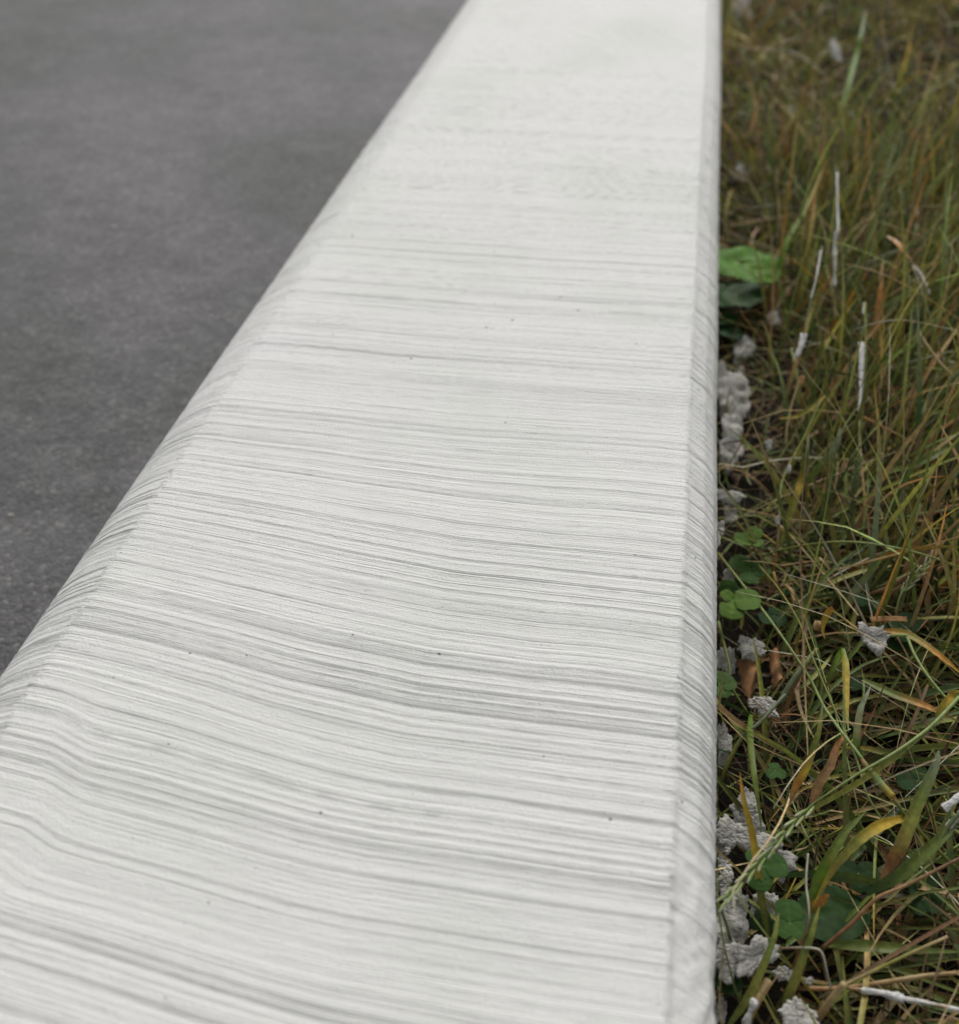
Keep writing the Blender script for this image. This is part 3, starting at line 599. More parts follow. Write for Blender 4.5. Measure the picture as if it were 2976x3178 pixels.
T = [
 ('thin olive stem crossing beside the long stalk', [S(3, 400, 820, -.095), S(3, 560, 1010, -.085), S(3, 710, 1260, -.078), S(3, 800, 1500, -.074), S(3, 960, 1880, -.068), S(4, 1000, 330, -.066), S(4, 1120, 610, -.066), S(4, 1200, 870, -.07), S(4, 1380, 1140, -.078), S(4, 1560, 1320, -.085)], .65, ['ygreen', 'ygreen', 'green', 'lgreen', 'green']),
 ('yellow green stem arching right across the bare patch', [S(3, 430, 765, -.09), S(3, 600, 710, -.075), S(3, 850, 668, -.062), S(3, 1100, 660, -.055), S(3, 1400, 700, -.05), S(3, 1650, 765, -.05), S(3, 1880, 855, -.052)], .75, ['green', 'ygreen', 'lgreen', 'ygreen']),
 ('thick golden brown dry stem, the upper of two at the right', [S(3, 1180, 1060, -.10), S(3, 1400, 960, -.085), S(3, 1640, 760, -.07), S(3, 1880, 570, -.055)], 1.7, ['brown', 'tan', 'rust', 'tan']),
 ('thick golden brown dry stem, the lower of two at the right', [S(3, 1250, 1110, -.10), S(3, 1450, 980, -.088), S(3, 1660, 880, -.08), S(3, 1880, 790, -.072)], 1.5, ['tan', 'tan', 'rust']),
 ('olive stem running up right from the brown dry stems', [S(3, 1200, 1030, -.10), S(3, 1340, 820, -.08), S(3, 1460, 600, -.065), S(3, 1600, 300, -.05), S(3, 1720, 60, -.04)], 1.2, ['ygreen', 'green', 'green', 'tan']),
 ('straight green stem leaning up right at the edge of the bare patch', [S(3, 1390, 880, -.095), S(3, 1520, 680, -.08), S(3, 1650, 480, -.068), S(3, 1800, 240, -.055), S(3, 1880, 120, -.05)], 1.2, ['green', 'green', 'dgreen']),
 ('thick pale olive stem leaning behind the brown dead leaf', [S(3, 560, 1830, -.10), S(3, 640, 1690, -.092), S(3, 740, 1550, -.086), S(3, 830, 1440, -.084)], 2.0, ['grey', 'grey', 'ygreen']),
 ('bent green stem kinked in front of the mortar lump', [S(3, 1330, 1340, -.076), S(3, 1470, 1340, -.07), S(3, 1485, 1350, -.07), S(3, 1540, 1480, -.069), S(3, 1640, 1640, -.069), S(3, 1800, 1830, -.07), S(4, 1880, 250, -.072)], 1.0, ['lgreen', 'lgreen', 'lgreen', 'green']),
 ('pale straw stem hanging below the coated blade tips', [S(2, 605, 1590, -.08), S(2, 612, 1480, -.072), S(2, 640, 1330, -.062), S(2, 670, 1230, -.055), S(2, 705, 1120, -.048)], .9, ['straw', 'straw', 'straw']),
 ('long grey green stem falling down right through the tussock', [S(2, 1530, 290, -.01), S(2, 1600, 500, -.02), S(2, 1690, 790, -.035), S(2, 1780, 1090, -.05), S(2, 1880, 1380, -.065)], .85, ['pale', 'grey', 'green', 'rust', 'green']),
 ('straw coloured stem entering from the right of the tussock', [S(2, 1570, 770, -.03), S(2, 1640, 880, -.035), S(2, 1740, 1010, -.04), S(2, 1880, 1150, -.045)], 1.0, ['straw', 'straw', 'straw']),
 ('fine whitish stem drooping in the foreground over a rusty base', [S(5, 640, 1210, -.095), S(5, 700, 1060, -.082), S(5, 765, 860, -.07), S(5, 772, 740, -.066), S(5, 752, 560, -.064), S(5, 766, 350, -.06)], .6, ['rust', 'rust', 'pale', 'pale']),
 ('fine whitish stem bent like an elbow near the bottom', [S(5, 560, 1040, -.088), S(5, 680, 1036, -.08), S(5, 810, 1040, -.075), S(5, 868, 1075, -.075), S(5, 900, 1200, -.08), S(5, 930, 1330, -.088)], .6, ['rust', 'pale', 'pale', 'pale']),
 ('cut hollow straw pointing up from the bottom edge', [S(5, 780, 1620, -.10), S(5, 870, 1500, -.085), S(5, 950, 1390, -.075), S(5, 1030, 1295, -.066)], 1.9, ['rust', 'tan', 'straw', 'straw']),
 ('straw stem rising right from the cut hollow straw', [S(5, 1030, 1310, -.09), S(5, 1250, 1200, -.082), S(5, 1500, 1080, -.076), S(5, 1780, 955, -.07)], .9, ['straw', 'ygreen', 'straw']),
 ('tan jointed stem lying along the bottom right', [S(5, 680, 1330, -.10), S(5, 1000, 1330, -.096), S(5, 1350, 1280, -.09), S(5, 1600, 1240, -.086), S(5, 1880, 1215, -.084)], 1.2, ['rust', 'tan', 'straw', 'tan']),
 ('dull purple brown stem rising from the bottom tangle', [S(5, 860, 1050, -.095), S(5, 1080, 860, -.085), S(5, 1260, 680, -.076), S(5, 1480, 580, -.07), S(5, 1880, 380, -.062)], 1.1, ['brown', 'rust', 'tan', 'brown']),
 ('olive stem curving along the kerb side soil patch', [S(4, 120, 800, -.11), S(4, 180, 640, -.10), S(4, 290, 440, -.09), S(4, 420, 330, -.084), S(4, 600, 130, -.078)], 1.3, ['green', 'ygreen', 'grey', 'grey']),
 ('green stem dropping steeply beside the kerb edge', [S(3, 116, 1240, -.10), S(3, 150, 1380, -.095), S(3, 195, 1560, -.092), S(3, 205, 1700, -.094), S(4, 330, 270, -.10)], 1.0, ['lgreen', 'green', 'green', 'green']),
 ('pale green stem running left of the bare stems to the soil', [S(3, 510, 880, -.10), S(3, 540, 700, -.085), S(3, 556, 520, -.075), S(3, 570, 260, -.062), S(3, 630, 100, -.055), S(2, 740, 1530, -.046), S(2, 860, 1270, -.035)], 1.0, ['orange', 'tan', 'lgreen', 'ygreen', 'green']),
 ('dry orange stem kinked at a joint above the folded blade', [S(3, 440, 1090, -.11), S(3, 525, 1000, -.10), S(3, 530, 940, -.096), S(3, 515, 880, -.095)], 1.4, ['brown', 'rust', 'yellow']),
 ('fine tan stem crossing the tussock from upper left to lower right', [S(2, 1040, 280, -.01), S(2, 1250, 330, -.005), S(2, 1450, 420, -.008), S(2, 1700, 570, -.015), S(2, 1880, 690, -.02)], .5, ['tan', 'straw', 'yellow', 'tan']),
 ('fine grey stem crossing level through the tussock', [S(2, 1090, 760, -.02), S(2, 1280, 700, -.015), S(2, 1450, 685, -.014), S(2, 1640, 715, -.018), S(2, 1860, 765, -.02)], .45, ['grey', 'pale', 'straw', 'pale']),
 ('straw stem dropping down right through the lower tussock', [S(2, 1170, 1390, -.055), S(2, 1350, 1480, -.055), S(2, 1480, 1550, -.058), S(2, 1640, 1620, -.062)], .7, ['orange', 'tan', 'straw']),
 ('blurred pale straw lying level behind the kerb edge', [S(1, 150, 300, -.09), S(1, 350, 350, -.08), S(1, 690, 395, -.075), S(1, 900, 560, -.085)], 1.8, ['straw', 'straw', 'pale', 'straw']),
 ('blurred pale straw lying level above the round leafed weed', [S(1, 250, 1630, -.10), S(1, 420, 1600, -.09), S(1, 680, 1560, -.085)], 1.5, ['straw', 'straw', 'tan']),
]
for lb, pts, rd, cols in T: stem(lb, pts, rd, cols)

# ------------------------------------------------------------------ blades and stems splashed with mortar
def coated(label, stem_pts, coats, rad=0.6, cols=('green', 'grey', 'green'), cat='coated grass', flat=0.8):
    r0 = empty('coated_grass', stem_pts[0])
    child('stem', tube_arrays(stem_pts, rad*0.001, list(cols)), M_grass, r0)
    for i, (pts, rf) in enumerate(coats):
        a = tube_arrays(pts, rf, ['pale', 'pale'], m=9, k=10, noise=0.17, flat=flat, seed=len(label)+i)
        v = a[0]-np.array(r0.location)
        link_mesh('mortar_coating', v, a[1], M_coat, None, r0, True, a[3])
    return tag(r0, label, cat)
def bulge(a, b_, s=0.0): return lambda t: 0.001*(a+(b_-a)*t+s*math.sin(t*9)*0.5)
coated('tall grass stem caked in white mortar high in the tussock', [S(1, 960, 1080, 0.005), S(1, 978, 1500, -.005), S(2, 965, 60, -.012), S(2, 955, 440, -.03), S(2, 930, 900, -.075)],
       [([S(1, 978, 1250, 0.002), S(1, 980, 1450, -.002), S(1, 985, 1690, -.008)], bulge(.7, .7, .3)), ([S(1, 975, 1680, -.008), S(2, 962, 120, -.015), S(2, 962, 230, -.02)], bulge(1.7, 1.4, .7)), ([S(2, 962, 230, -.02), S(2, 960, 330, -.025), S(2, 956, 435, -.03)], bulge(1.1, 1.4, .5))])
coated('thin grass stem ending in a flat paddle of grey mortar', [S(2, 875, 150, -.01), S(2, 830, 380, -.018), S(2, 770, 620, -.028), S(2, 735, 790, -.035)],
       [([S(2, 735, 785, -.036), S(2, 715, 870, -.041), S(2, 680, 955, -.047)], lambda t: 0.001*(2.7-1.1*t*t)), ([S(2, 860, 180, -.01), S(2, 825, 380, -.018), S(2, 790, 530, -.025)], bulge(.7, .7, .3))], .5, flat=0.45)
coated('broad grass blade coated with a long strip of mortar', [S(2, 1178, 560, -.022), S(2, 1185, 850, -.035), S(2, 1170, 1250, -.055), S(2, 1110, 1850, -.09)],
       [([S(2, 1155, 850, -.035), S(2, 1155, 950, -.04), S(2, 1155, 1060, -.046)], bulge(2.6, 2.0, .5)), ([S(2, 1155, 1060, -.046), S(2, 1148, 1220, -.054), S(2, 1140, 1370, -.062)], bulge(1.9, 1.2, .8)), ([S(2, 1175, 558, -.022), S(2, 1172, 580, -.023), S(2, 1165, 640, -.025)], bulge(1.1, .6, .2))], 1.1, ('ygreen', 'green', 'green'), flat=0.5)
coated('drooping dry tip dipped in mortar at the right of the tussock', [S(2, 1500, 230, -.005), S(2, 1560, 330, -.01), S(2, 1640, 480, -.02)],
       [([S(2, 1540, 290, -.008), S(2, 1590, 370, -.013), S(2, 1645, 495, -.022)], lambda t: 0.001*(.7+1.2*math.sin(t*2.6)))], .5, ('tan', 'tan'))
coated('buried straw crusted with white mortar at the bottom right', [S(5, 1060, 1330, -.088), S(5, 1230, 1350, -.086), S(5, 1450, 1400, -.084), S(5, 1700, 1450, -.084), S(5, 1900, 1500, -.085)],
       [([S(5, 1150, 1342, -.087), S(5, 1280, 1360, -.085), S(5, 1460, 1405, -.083)], bulge(1.0, 2.0, .6)), ([S(5, 1450, 1402, -.084), S(5, 1680, 1445, -.084), S(5, 1890, 1495, -.085)], bulge(1.0, 1.0, .3))], .8, ('tan', 'straw'), flat=0.9)
coated('grey crusted blade at the right edge above the olive blade', [S(5, 1700, 300, -.066), S(5, 1800, 130, -.058), S(5, 1900, 30, -.052)],
       [([S(4, 1750, 960, -.056), S(4, 1800, 920, -.053), S(4, 1880, 860, -.05)], bulge(2.3, 1.6, .6)), ([S(5, 1780, 160, -.06), S(5, 1850, 80, -.056), S(5, 1900, 30, -.052)], bulge(1.6, 1.6, .2))], 1.2, ('green', 'grey'), flat=0.4)
coated('stubby brown straw wrapped in pale mortar at the bottom left', [S(5, 480, 1270, -.088), S(5, 400, 1400, -.09), S(5, 330, 1560, -.096)],
       [([S(5, 385, 1410, -.086), S(5, 350, 1490, -.088), S(5, 310, 1600, -.094)], bulge(1.9, 1.4, 1.0))], 1.9, ('straw', 'tan'), flat=0.7)

# ------------------------------------------------------------------ mortar crumbs
def crumb(label, reg, u0, v0, u1, v1, z, kind='lump', thick=0.35, seed=0, tilt=0.0, curl=0.0, long_=None, group=None, name='mortar_lump', cat='mortar lump'):
    """irregular dried mortar: closed grid shell, ragged outline, torn upper face"""
    c = S(reg, (u0+u1)/2, (v0+v1)/2, z); a = S(reg, u0, (v0+v1)/2, z); b_ = S(reg, u1, (v0+v1)/2, z)
    t_ = S(reg, (u0+u1)/2, v0, z); d_ = S(reg, (u0+u1)/2, v1, z)
    lx = (b_-a).length/2; ly = (t_-d_).length/2*0.92
    rr = np.random.default_rng(seed+5); nu, nv = 84, 16
    if reg == 5 and lx > 0.006: lx *= 1.12; ly *= 1.12
    th = np.linspace(0, 2*math.pi, nu, endpoint=False)
    ph = rr.uniform(0, 6.28, 8)
    rad = 1+0.13*np.sin(2*th+ph[0])+0.12*np.sin(3*th+ph[1])+0.09*np.sin(5*th+ph[2])+0.07*np.sin(9*th+ph[3])+0.05*np.sin(15*th+ph[4])+rr.uniform(-.07, .07, nu)
    sup = (np.abs(np.cos(th))**2.8+np.abs(np.sin(th))**2.8)**(-1/2.8)
    rad = rad*sup*0.97
    rho = np.linspace(0, 1, nv)**0.7
    V_ = []; T_ = 0.0008+0.28*thick*min(lx, ly, 0.012); mn = min(lx, ly, 0.012); tw = rr.uniform(-1, 1, 4)
    for side in (1, -1):
        for k in range(nv):
            x = lx*rad*np.cos(th)*rho[k]; y = ly*rad*np.sin(th)*rho[k]
            prof = 1-rho[k]**7
            s_ = seed*1.7
            sheet_ = mn*(0.24*NZ[(seed+4) % 24](x/0.009+s_, y/0.007-s_)+0.18*tw[0]*np.sin(x/mn*1.6+ph[5])+0.18*tw[1]*np.sin(y/mn*1.6+ph[6]))
            n1 = NZ[(seed+1) % 24](x/0.0038+s_, y/0.0024-s_); n2 = NZ[(seed+2) % 24](x/0.0021+s_, y/0.0011); n3 = NZ[(seed+3) % 24](x/0.0009, y/0.0007+s_)
            z2 = sheet_+side*T_*(0.25+0.75*prof)
            if side > 0:
                z2 = z2+0.0004*np.abs(n1)*prof+n3*0.00020-np.clip(0.16-np.abs(n2), 0, 1)*0.0056*prof
            z2 = z2+curl*((x/lx)**2)*lx*0.9
            if kind == 'fold': z2 = z2+0.20*min(lx, 0.012)*np.sin(x/lx*2.6+ph[5])
            V_.append(np.stack([x, y, z2], 1))
    V_ = np.array(V_).reshape(2, nv, nu, 3)
    mid = V_[:, -1].mean(0); V_[:, -1, :, :2] = mid[:, :2]; V_[0, -1, :, 2] = np.maximum(V_[0, -1, :, 2], V_[1, -1, :, 2]+0.0002)
    V_[:, 0] = V_[:, 0].mean(1, keepdims=True)
    qd = []
    def idx(s, k, j): return (s*nv+k)*nu+j % nu
    for s in (0, 1):
        for k in range(nv-1):
            for j in range(nu):
                q_ = (idx(s, k, j), idx(s, k+1, j), idx(s, k+1, j+1), idx(s, k, j+1))
                qd.append(q_ if s == 0 else q_[::-1])
    for j in range(nu): qd.append((idx(0, nv-1, j), idx(1, nv-1, j), idx(1, nv-1, j+1), idx(0, nv-1, j+1)))
    ob = link_mesh(name, V_.reshape(-1, 3), qd, M_mor)
    ob.location = c; ob.rotation_euler = (R(18)+tilt, R(rr.uniform(-8, 8)), R(rr.uniform(-8, 8)) if long_ is None else R(long_))
    return tag(ob, label, cat, group)

CR = [
 ('large crumpled mortar mass against the kerb behind the clover', 2, 115, 1050, 330, 1430, -.110, 'fold', .35),
 ('lower grey mortar tongue under the large crumpled mass', 2, 120, 1430, 290, 1720, -.112, 'lump', .3),
 ('blurred curled mortar scrap in the dark hollow below the weed', 2, 225, 820, 380, 960, -.112, 'fold', .3),
 ('small blurred mortar scrap just right of the dark hollow', 2, 470, 630, 560, 720, -.11, 'lump', .4),
 ('flat oblong mortar chip sticking out from the kerb foot', 3, 105, 290, 290, 375, -.100, 'lump', .3),
 ('crescent shaped mortar scrap below the oblong chip', 3, 160, 375, 262, 500, -.108, 'fold', .35),
 ('little grey mortar nub clinging to the kerb side', 3, 98, 610, 132, 690, -.045, 'lump', .7),
 ('shadowed mortar crumb at the kerb foot above the clover', 3, 100, 520, 165, 600, -.10, 'lump', .6),
 ('jagged mortar scrap partly under the three leaf clover', 3, 150, 870, 240, 945, -.105, 'fold', .3),
 ('smooth curved mortar flake above the brown dead leaf', 3, 240, 1365, 465, 1505, -.100, 'fold', .3),
 ('rough grey mortar lump between kerb and curved flake', 3, 108, 1430, 245, 1610, -.108, 'lump', .4),
 ('pointed pale mortar lump caught on the bent green stem', 3, 1140, 1265, 1335, 1440, -.075, 'fold', .55),
 ('upper pale mortar shard right below the brown dead leaf', 4, 335, 150, 480, 240, -.100, 'lump', .25),
 ('lower pale mortar shard right below the brown dead leaf', 4, 380, 165, 555, 285, -.094, 'lump', .22),
 ('half buried mortar strip along the kerb foot', 4, 108, 350, 205, 660, -.108, 'lump', .3),
 ('topmost torn mortar slab of the big pile', 5, 220, -60, 430, 190, -.104, 'lump', .25),
 ('lobed mortar lump of the big pile touching the kerb', 5, 105, 110, 340, 300, -.094, 'fold', .35),
 ('small round mortar lobe squeezed below the lobed lump', 5, 105, 215, 225, 360, -.098, 'fold', .4),
 ('broad smooth mortar slab behind the clover of the pile', 5, 330, 250, 640, 505, -.108, 'lump', .2),
 ('cracked mortar lump at the kerb under the small lobe', 5, 105, 360, 215, 490, -.100, 'lump', .35),
 ('pitted mortar lump at the kerb above the cracked slab', 5, 105, 480, 222, 660, -.100, 'lump', .35),
 ('big cracked mortar slab at the kerb below the seed head', 5, 105, 650, 315, 1030, -.098, 'lump', .25),
 ('sloping mortar slab between clover and cracked slab', 5, 370, 650, 590, 840, -.108, 'lump', .25),
 ('smooth fan shaped mortar piece at the kerb near the bottom', 5, 100, 1010, 285, 1250, -.094, 'lump', .22),
 ('crusty oblong mortar block lying slanted beside the fan shaped piece', 5, 245, 990, 540, 1195, -.090, 'block', .5),
 ('thin starry mortar splinter below the crusty block', 5, 520, 1175, 680, 1285, -.092, 'fold', .35),
 ('tiny mortar knob on a green stem near the bottom', 5, 742, 1248, 802, 1304, -.085, 'lump', .6),
 ('bright mortar wedge cut by the bottom edge of the picture', 5, 590, 1420, 810, 1640, -.088, 'lump', .3),
 ('dim mortar lump at the kerb foot in the bottom corner', 5, 95, 1380, 170, 1600, -.11, 'lump', .5),
 ('blurred pale mortar scrap near the kerb in the far grass', 1, 200, 1230, 330, 1330, -.11, 'lump', .5),
 ('small blurred pale speck of mortar in the far grass', 1, 630, 790, 690, 840, -.08, 'lump', .6),
 ('tall blurred speck of mortar high in the far grass', 1, 930, 320, 1000, 400, -.06, 'lump', .5),
 ('blurred pale mortar blot at the top of the far grass', 1, 230, 0, 350, 80, -.09, 'lump', .4),
 ('tiny mortar drip on the pale green stem', 3, 525, 478, 562, 530, -.073, 'lump', .7),
 ('tiny forked mortar drip above the yellow knee', 3, 608, 105, 645, 155, -.054, 'fold', .7),
 ('tiny ragged mortar bead at the end of a dry stem', 2, 455, 1565, 512, 1612, -.08, 'fold', .6),
]
for i, (lb, rg, u0, v0, u1, v1, z, kd, th_) in enumerate(CR):
    crumb(lb, rg, u0, v0, u1, v1, z, kd, th_, seed=i+3, long_=(38 if kd == 'block' else None))

# ------------------------------------------------------------------ clover
def leaflet_mesh():
    nu, nv = 13, 9; V_ = []; C_ = []
    for i in range(nu):
        t = i/(nu-1)
        wv = math.sin(min(1, t*1.02)**0.8*math.pi)**0.62*0.52 if 0 < t < 1 else 0.01
        if t > 0.5: wv = max(wv, 0.50*math.sqrt(max(0, 1-((t-0.5)/0.5)**3.2)))
        for j in range(nv):
            s = (j/(nv-1)-0.5)*2
            notch = -0.13*max(0, t-0.75)*4*(1-abs(s))**1.5
            x = s*wv; y = t+notch
            z = 0.16*abs(s)*wv-0.10*(t-0.4)**2-0.05*abs(s)**2+0.012*math.sin(t*18+abs(s)*5)
            V_.append((x, y, z)); vein = 1+0.25*math.exp(-(s/0.10)**2)+0.07*math.sin(t*40-abs(s)*12)
            C_.append([0.044*vein, 0.098*vein, 0.020*vein])
    return np.array(V_), grid_quads(nu, nv), np.array(C_)
LV, LQ, LC = leaflet_mesh()
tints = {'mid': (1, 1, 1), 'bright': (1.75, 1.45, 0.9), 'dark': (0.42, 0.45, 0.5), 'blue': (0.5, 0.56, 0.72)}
leaf_me = {}
for k, tn in tints.items():
    tmp = link_mesh('leaflet', LV, LQ, M_clover, LC*np.array(tn)); leaf_me[k] = tmp.data; bpy.data.objects.remove(tmp)

def clover(label, centre, leaf_list, stem_to, tint='mid'):
    """leaf_list: (angle deg seen from above, length mm, tilt deg)"""
    r0 = empty('clover', centre)
    for ang, ln_, tl in leaf_list:
        l = bpy.data.objects.new('leaflet', leaf_me[tint]); COL.objects.link(l); l.parent = r0
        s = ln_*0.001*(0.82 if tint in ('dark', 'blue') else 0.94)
        l.rotation_euler = Matrix.Rotation(R(ang-90), 3, 'Z').to_4x4().to_3x3().__matmul__(Matrix.Rotation(R(tl), 3, 'X')).to_euler()
        l.scale = (s, s, s)
        l.location = (0, 0, 0)
    a = tube_arrays([Vector(centre), (Vector(centre)+Vector(stem_to))/2+Vector((0, 0.003, 0.004)), Vector(stem_to)], 0.0006, ['lgreen', 'green'])
    child('stalk', a, M_clover, r0)
    return tag(r0, label, 'clover')
CL = [
 ('small bright three leaf clover, topmost of the clovers by the kerb', (3, 355, 640, -.085), [(70, 12, 20), (200, 14, 10), (320, 10, 5)], (3, 430, 780, -.12), 'bright'),
 ('large dark clover leaf pair below the small bright clover', (3, 345, 860, -.098), [(150, 17, 8), (10, 16, 8), (265, 15, 0)], (3, 300, 1000, -.13), 'mid'),
 ('bright broad clover nearest the kerb with a pointed lower leaflet', (3, 215, 1085, -.082), [(268, 17, -4), (5, 20, 10), (140, 10, 15)], (3, 195, 1330, -.125), 'bright'),
 ('narrow folded clover leaf standing up beside the kerb', (3, 180, 1060, -.09), [(88, 13, 45), (70, 12, 10)], (3, 160, 1200, -.125), 'mid'),
 ('dark shaded clover behind the bright broad clover', (3, 270, 1020, -.105), [(120, 13, 5), (40, 13, 5), (210, 11, 0)], (3, 280, 1090, -.13), 'dark'),
 ('low blue green clover right of the bright broad clover', (3, 520, 1200, -.105), [(95, 9, 10), (210, 14, 5), (320, 12, 0)], (3, 480, 1320, -.13), 'blue'),
 ('blue green clover above the brown wood splinter', (3, 1205, 1115, -.092), [(150, 13, 8), (345, 14, 5)], (3, 1250, 1250, -.125), 'blue'),
 ('large round dusky clover leaf beside the brown wood splinter', (3, 1440, 1290, -.088), [(50, 19, 6), (170, 12, 0), (280, 13, -5)], (3, 1400, 1420, -.125), 'blue'),
 ('pale clover leaf tucked under the bent green stem', (3, 1400, 1370, -.095), [(330, 14, 0), (250, 12, -4)], (3, 1430, 1500, -.125), 'blue'),
 ('scalloped round clover leaf hugging the kerb edge', (4, 120, 60, -.088), [(300, 11, 0), (20, 12, 5), (75, 12, 5)], (4, 200, 200, -.12), 'mid'),
 ('clover with three round leaflets on the big mortar pile', (5, 440, 450, -.080), [(15, 14, 5), (255, 14, -8), (125, 12, 8)], (5, 460, 560, -.12), 'mid'),
 ('clover with squarish leaflets right of the sloping mortar slab', (5, 635, 860, -.086), [(95, 14, 5), (225, 10, 0), (325, 10, 0)], (5, 600, 1000, -.12), 'mid'),
 ('dim clover wedged above the crusty mortar block', (5, 440, 860, -.10), [(95, 10, 0), (190, 9, 0), (345, 9, 0)], (5, 460, 950, -.125), 'dark'),
 ('dusky clover half hidden under the broad olive blade', (5, 1560, 480, -.10), [(110, 16, 0), (330, 15, 0), (230, 13, 0)], (5, 1500, 600, -.125), 'blue'),
 ('dark clover under the bright orange stub at right', (5, 1600, 690, -.10), [(100, 14, 0), (350, 14, 0), (230, 12, 0)], (5, 1560, 800, -.125), 'blue'),
 ('deep green clover in the middle of the foreground blades', (5, 1130, 500, -.10), [(20, 15, 0), (160, 14, 0), (270, 13, 0)], (5, 1180, 640, -.125), 'dark'),
 ('clover tucked right of the tussock near the picture edge', (2, 1760, 1470, -.085), [(100, 12, 5), (200, 12, 0), (330, 12, 0)], (2, 1750, 1600, -.12), 'dark'),
 ('pale clover in the dark gap below the tussock at right', (3, 1690, 400, -.095), [(100, 11, 0), (220, 12, 0), (330, 12, 0)], (3, 1700, 520, -.125), 'blue'),
 ('dark leaf poking out at the kerb foot in the bottom corner', (5, 115, 1330, -.10), [(40, 16, 0), (100, 10, 0)], (5, 110, 1420, -.12), 'dark'),
 ('little dark clover above the wide mortar slab by the soil', (4, 530, 690, -.10), [(100, 7, 0), (220, 7, 0), (340, 7, 0)], (4, 540, 760, -.125), 'mid'),
 ('shadowy clover below the thin olive stem crossing', (3, 1130, 1680, -.105), [(100, 12, 0), (220, 11, 0), (340, 12, 0)], (3, 1150, 1780, -.125), 'dark'),
 ('dusky clover behind the wide green blade', (4, 1560, 760, -.10), [(60, 14, 0), (190, 15, 0), (300, 13, 0)], (4, 1560, 860, -.125), 'blue'),
]
for lb, c, ll, st_, tn in CL: clover(lb, S(*c), ll, S(*st_), tn)

# large weed leaf and weed by the kerb
def round_leaf(root, centre, lx, ly, rot, tilt, col, seed):
    nu, nv = 15, 13; V_ = []; C_ = []
    for i in range(nu):
        t = i/(nu-1); wv = math.sin(math.pi*min(1, max(0, t))**0.85)**0.55 if 0 < t < 1 else 0.02
        for j in range(nv):
            s = (j/(nv-1)-0.5)*2
            z = 0.18*abs(s)**1.5-0.35*(t-0.5)**2+0.05*math.sin(t*15+abs(s)*5+seed)-0.12*abs(s)**3
            V_.append((s*wv*lx/2*(1+0.03*math.sin(t*40)), (t-0.5)*ly, z*lx*0.5))
            v_ = 1+0.35*math.exp(-(s/0.09)**2)+0.12*math.sin(t*26-abs(s)*9)
            C_.append(np.array(col)*v_)
    M_ = Matrix.Rotation(R(rot), 3, 'Z') @ Matrix.Rotation(R(tilt), 3, 'X')
    V_ = np.array([tuple(M_ @ (Vector(v)*1.2)+Vector(centre)-Vector(root.location)) for v in V_])
    return link_mesh('leaf', V_, grid_quads(nu, nv), M_clover, np.array(C_), root)
r0 = empty('round_leafed_weed', S(2, 220, 560, GZ))
round_leaf(r0, S(2, 300, 285, -.085), 0.060, 0.068, 82, 4, (0.075, 0.195, 0.008), 1)
round_leaf(r0, S(2, 400, 330, -.070), 0.026, 0.034, 60, 12, (0.075, 0.165, 0.009), 2)
round_leaf(r0, S(2, 235, 500, -.088), 0.046, 0.050, 80, -10, (0.022, 0.060, 0.009), 3)
round_leaf(r0, S(2, 150, 660, -.10), 0.022, 0.026, 20, 0, (0.025, 0.07, 0.018), 4)
round_leaf(r0, S(2, 180, 760, -.105), 0.018, 0.030, 50, 0, (0.025, 0.065, 0.022), 5)
child('stalk', tube_arrays([S(2, 220, 560, GZ), S(2, 230, 480, -.11), S(2, 300, 340, -.09)], 0.0014, ['bgreen', 'bgreen']), M_clover, r0)
tag(r0, 'blurred bright green weed with broad rounded leaves against the kerb', 'weed')
r0 = empty('broad_leaf_plant', S(5, 950, 950, GZ))
round_leaf(r0, S(5, 960, 790, -.104), 0.026, 0.034, -70, 0, (0.030, 0.065, 0.018), 6)
child('stalk', tube_arrays([S(5, 950, 950, GZ), S(5, 950, 850, -.108)], 0.001, ['green', 'green']), M_clover, r0)
tag(r0, 'single dusky broad leaf under the foreground blades', 'leaf')

# ------------------------------------------------------------------ dead leaf, wood splinter, curled husks
def sheet(name, label, corners, n_u, n_v, disp, cols, cat, mat, thick=0.0006, rag=0.12, seed=1):
    a, b_, c, d = [Vector(p) for p in corners]; rr = random.Random(seed); V_ = []; C_ = []
    base = np.array([G_[k] for k in cols])
    for side in (0, 1):
        for i in range(n_u):
            u = i/(n_u-1)
            for j in range(n_v):
                v = j/(n_v-1)
                e = 0 if (0 < j < n_v-1) else rag*(math.sin(i*2.1+seed)+0.6*math.sin(i*4.7+j))
                u2 = u; v2 = min(1.2, max(-.2, v+e*0.35))
                p = (a*(1-u2)+b_*u2)*(1-v2)+(d*(1-u2)+c*u2)*v2
                p = p+Vector((0, 0, disp(u, v)-side*thick))
                V_.append(tuple(p)); k = 0.5+0.5*math.sin(u*7+v*5+seed)+0.15*math.sin(v*60)
                k = min(1, max(0, k)); C_.append(base[0]*(1-k)+base[-1]*k)
    q1 = grid_quads(n_u, n_v); off = n_u*n_v; q2 = q1[:, ::-1]+off
    rim = []
    def rimseg(i1, i2): rim.append((i1, i2, i2+off, i1+off))
    for j in range(n_v-1): rimseg(j+1, j); rimseg((n_u-1)*n_v+j, (n_u-1)*n_v+j+1)
    for i in range(n_u-1): rimseg(i*n_v, (i+1)*n_v); rimseg((i+1)*n_v+n_v-1, i*n_v+n_v-1)
    org = np.array(corners[0]); V_ = np.array(V_)
    ob = link_mesh(name, V_-org, np.concatenate([q1, q2, np.array(rim)]), mat, np.array(C_)); ob.location = org
    return tag(ob, label, cat)
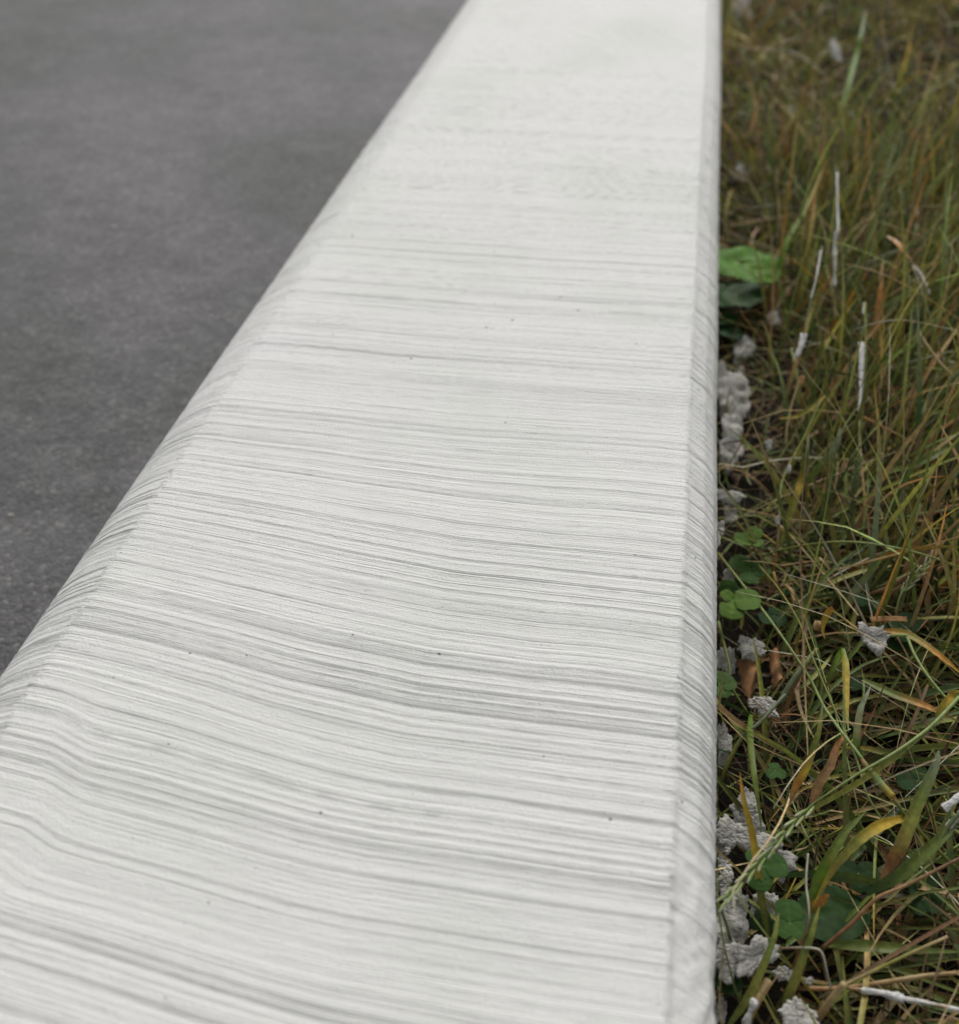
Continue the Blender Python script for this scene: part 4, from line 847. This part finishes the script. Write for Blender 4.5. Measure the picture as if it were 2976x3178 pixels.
sheet('dead_leaf', 'crumpled dark brown dead leaf, its left half below the curved mortar flake', [S(3, 240, 1540, -.108), S(3, 330, 1850, -.108), S(3, 400, 1700, -.112), S(3, 420, 1530, -.104)], 18, 14, lambda u, v: 0.006*math.sin(v*3.1)+0.002*math.sin(u*9+v*4), ['brown', 'rust'], 'dead leaf', M_dead, seed=2)
sheet('dead_leaf', 'narrow curled brown dead leaf pressed against the crumpled one', [S(3, 480, 1470, -.104), S(3, 510, 1750, -.106), S(3, 590, 1680, -.110), S(3, 560, 1490, -.110)], 18, 12, lambda u, v: 0.007*math.sin(v*3.1)+0.001*math.sin(u*14), ['brown', 'rust'], 'dead leaf', M_dead, seed=4)
sheet('wood_splinter', 'flat reddish brown wood splinter lying above the mortar lump', [S(3, 1215, 1205, -.078), S(3, 1480, 1205, -.074), S(3, 1490, 1240, -.074), S(3, 1230, 1240, -.078)], 22, 8, lambda u, v: 0.0006*math.sin(v*26)+0.001*math.sin(u*3), ['rust', 'tan'], 'wood splinter', M_dead, thick=0.0012, rag=0.1, seed=5)
sheet('dry_husk', 'pale curled husk in the tussock left of the dark seed head', [S(3, 1000, 170, -.062), S(3, 1010, 90, -.056), S(3, 1060, 60, -.050), S(3, 1050, 130, -.056)], 12, 8, lambda u, v: 0.003*math.sin(v*3.1), ['straw', 'tan'], 'husk', M_dead, seed=6)
sheet('dry_husk', 'pale dry husk at the top of the straw hanging in the tussock', [S(2, 700, 1170, -.046), S(2, 700, 1100, -.042), S(2, 745, 1100, -.040), S(2, 740, 1150, -.044)], 12, 8, lambda u, v: 0.002*math.sin(v*3.1), ['tan', 'rust'], 'husk', M_dead, seed=7)
sheet('dry_husk', 'small pale husk between the yellow curl and the mortar lump', [S(3, 790, 1290, -.10), S(3, 850, 1300, -.098), S(3, 860, 1235, -.096), S(3, 820, 1230, -.098)], 12, 8, lambda u, v: 0.002*math.sin(v*3.1), ['straw', 'rust'], 'husk', M_dead, seed=8)

# ------------------------------------------------------------------ pebbles on the road
M_peb, n_, b_ = new_mat('pebble'); b_.inputs['Base Color'].default_value = (0.42, 0.40, 0.36, 1); b_.inputs['Roughness'].default_value = 0.85
nn_ = nd(n_, 'ShaderNodeTexNoise', Scale=300.0, Detail=3.0); bb_ = nd(n_, 'ShaderNodeBump', Strength=0.5, Distance=0.001)
n_.links.new(nn_.outputs[0], bb_.inputs['Height']); n_.links.new(bb_.outputs[0], b_.inputs['Normal'])
rc_ = ramp(n_, [(0.35, (0.25, 0.25, 0.18)), (0.6, (0.45, 0.42, 0.38))]); n_.links.new(nn_.outputs[0], rc_.inputs[0]); n_.links.new(rc_.outputs[0], b_.inputs['Base Color'])
def pebble(label, px_, py_, r, seed):
    nu, nv = 12, 8; V_ = []; rr = random.Random(seed)
    for i in range(nv+1):
        a = math.pi*i/nv
        for j in range(nu):
            t = 2*math.pi*j/nu; q_ = 1 if i in (0, nv) else 1+rr.uniform(-.14, .14)
            V_.append((r*math.sin(a)*math.cos(t)*q_*1.25, r*math.sin(a)*math.sin(t)*q_, r*0.7*math.cos(a)*q_))
    qd = [(i*nu+j, (i+1)*nu+j, (i+1)*nu+(j+1) % nu, i*nu+(j+1) % nu) for i in range(nv) for j in range(nu)]
    ob = link_mesh('pebble', V_, qd, M_peb); ob.location = at(px_, py_, AZ+r*0.35); ob.rotation_euler[2] = seed
    tag(ob, label, 'pebble')
pebble('small white pebble on the asphalt at the left edge', 32, 1600, 0.0022, 1)
pebble('pale blurred pebble on the asphalt left of the kerb middle', 352, 705, 0.0030, 2)
pebble('ochre blurred pebble on the asphalt nearest the far kerb', 968, 580, 0.0028, 3)
pebble('greenish blurred pebble close to the kerb foot', 655, 985, 0.0018, 6)
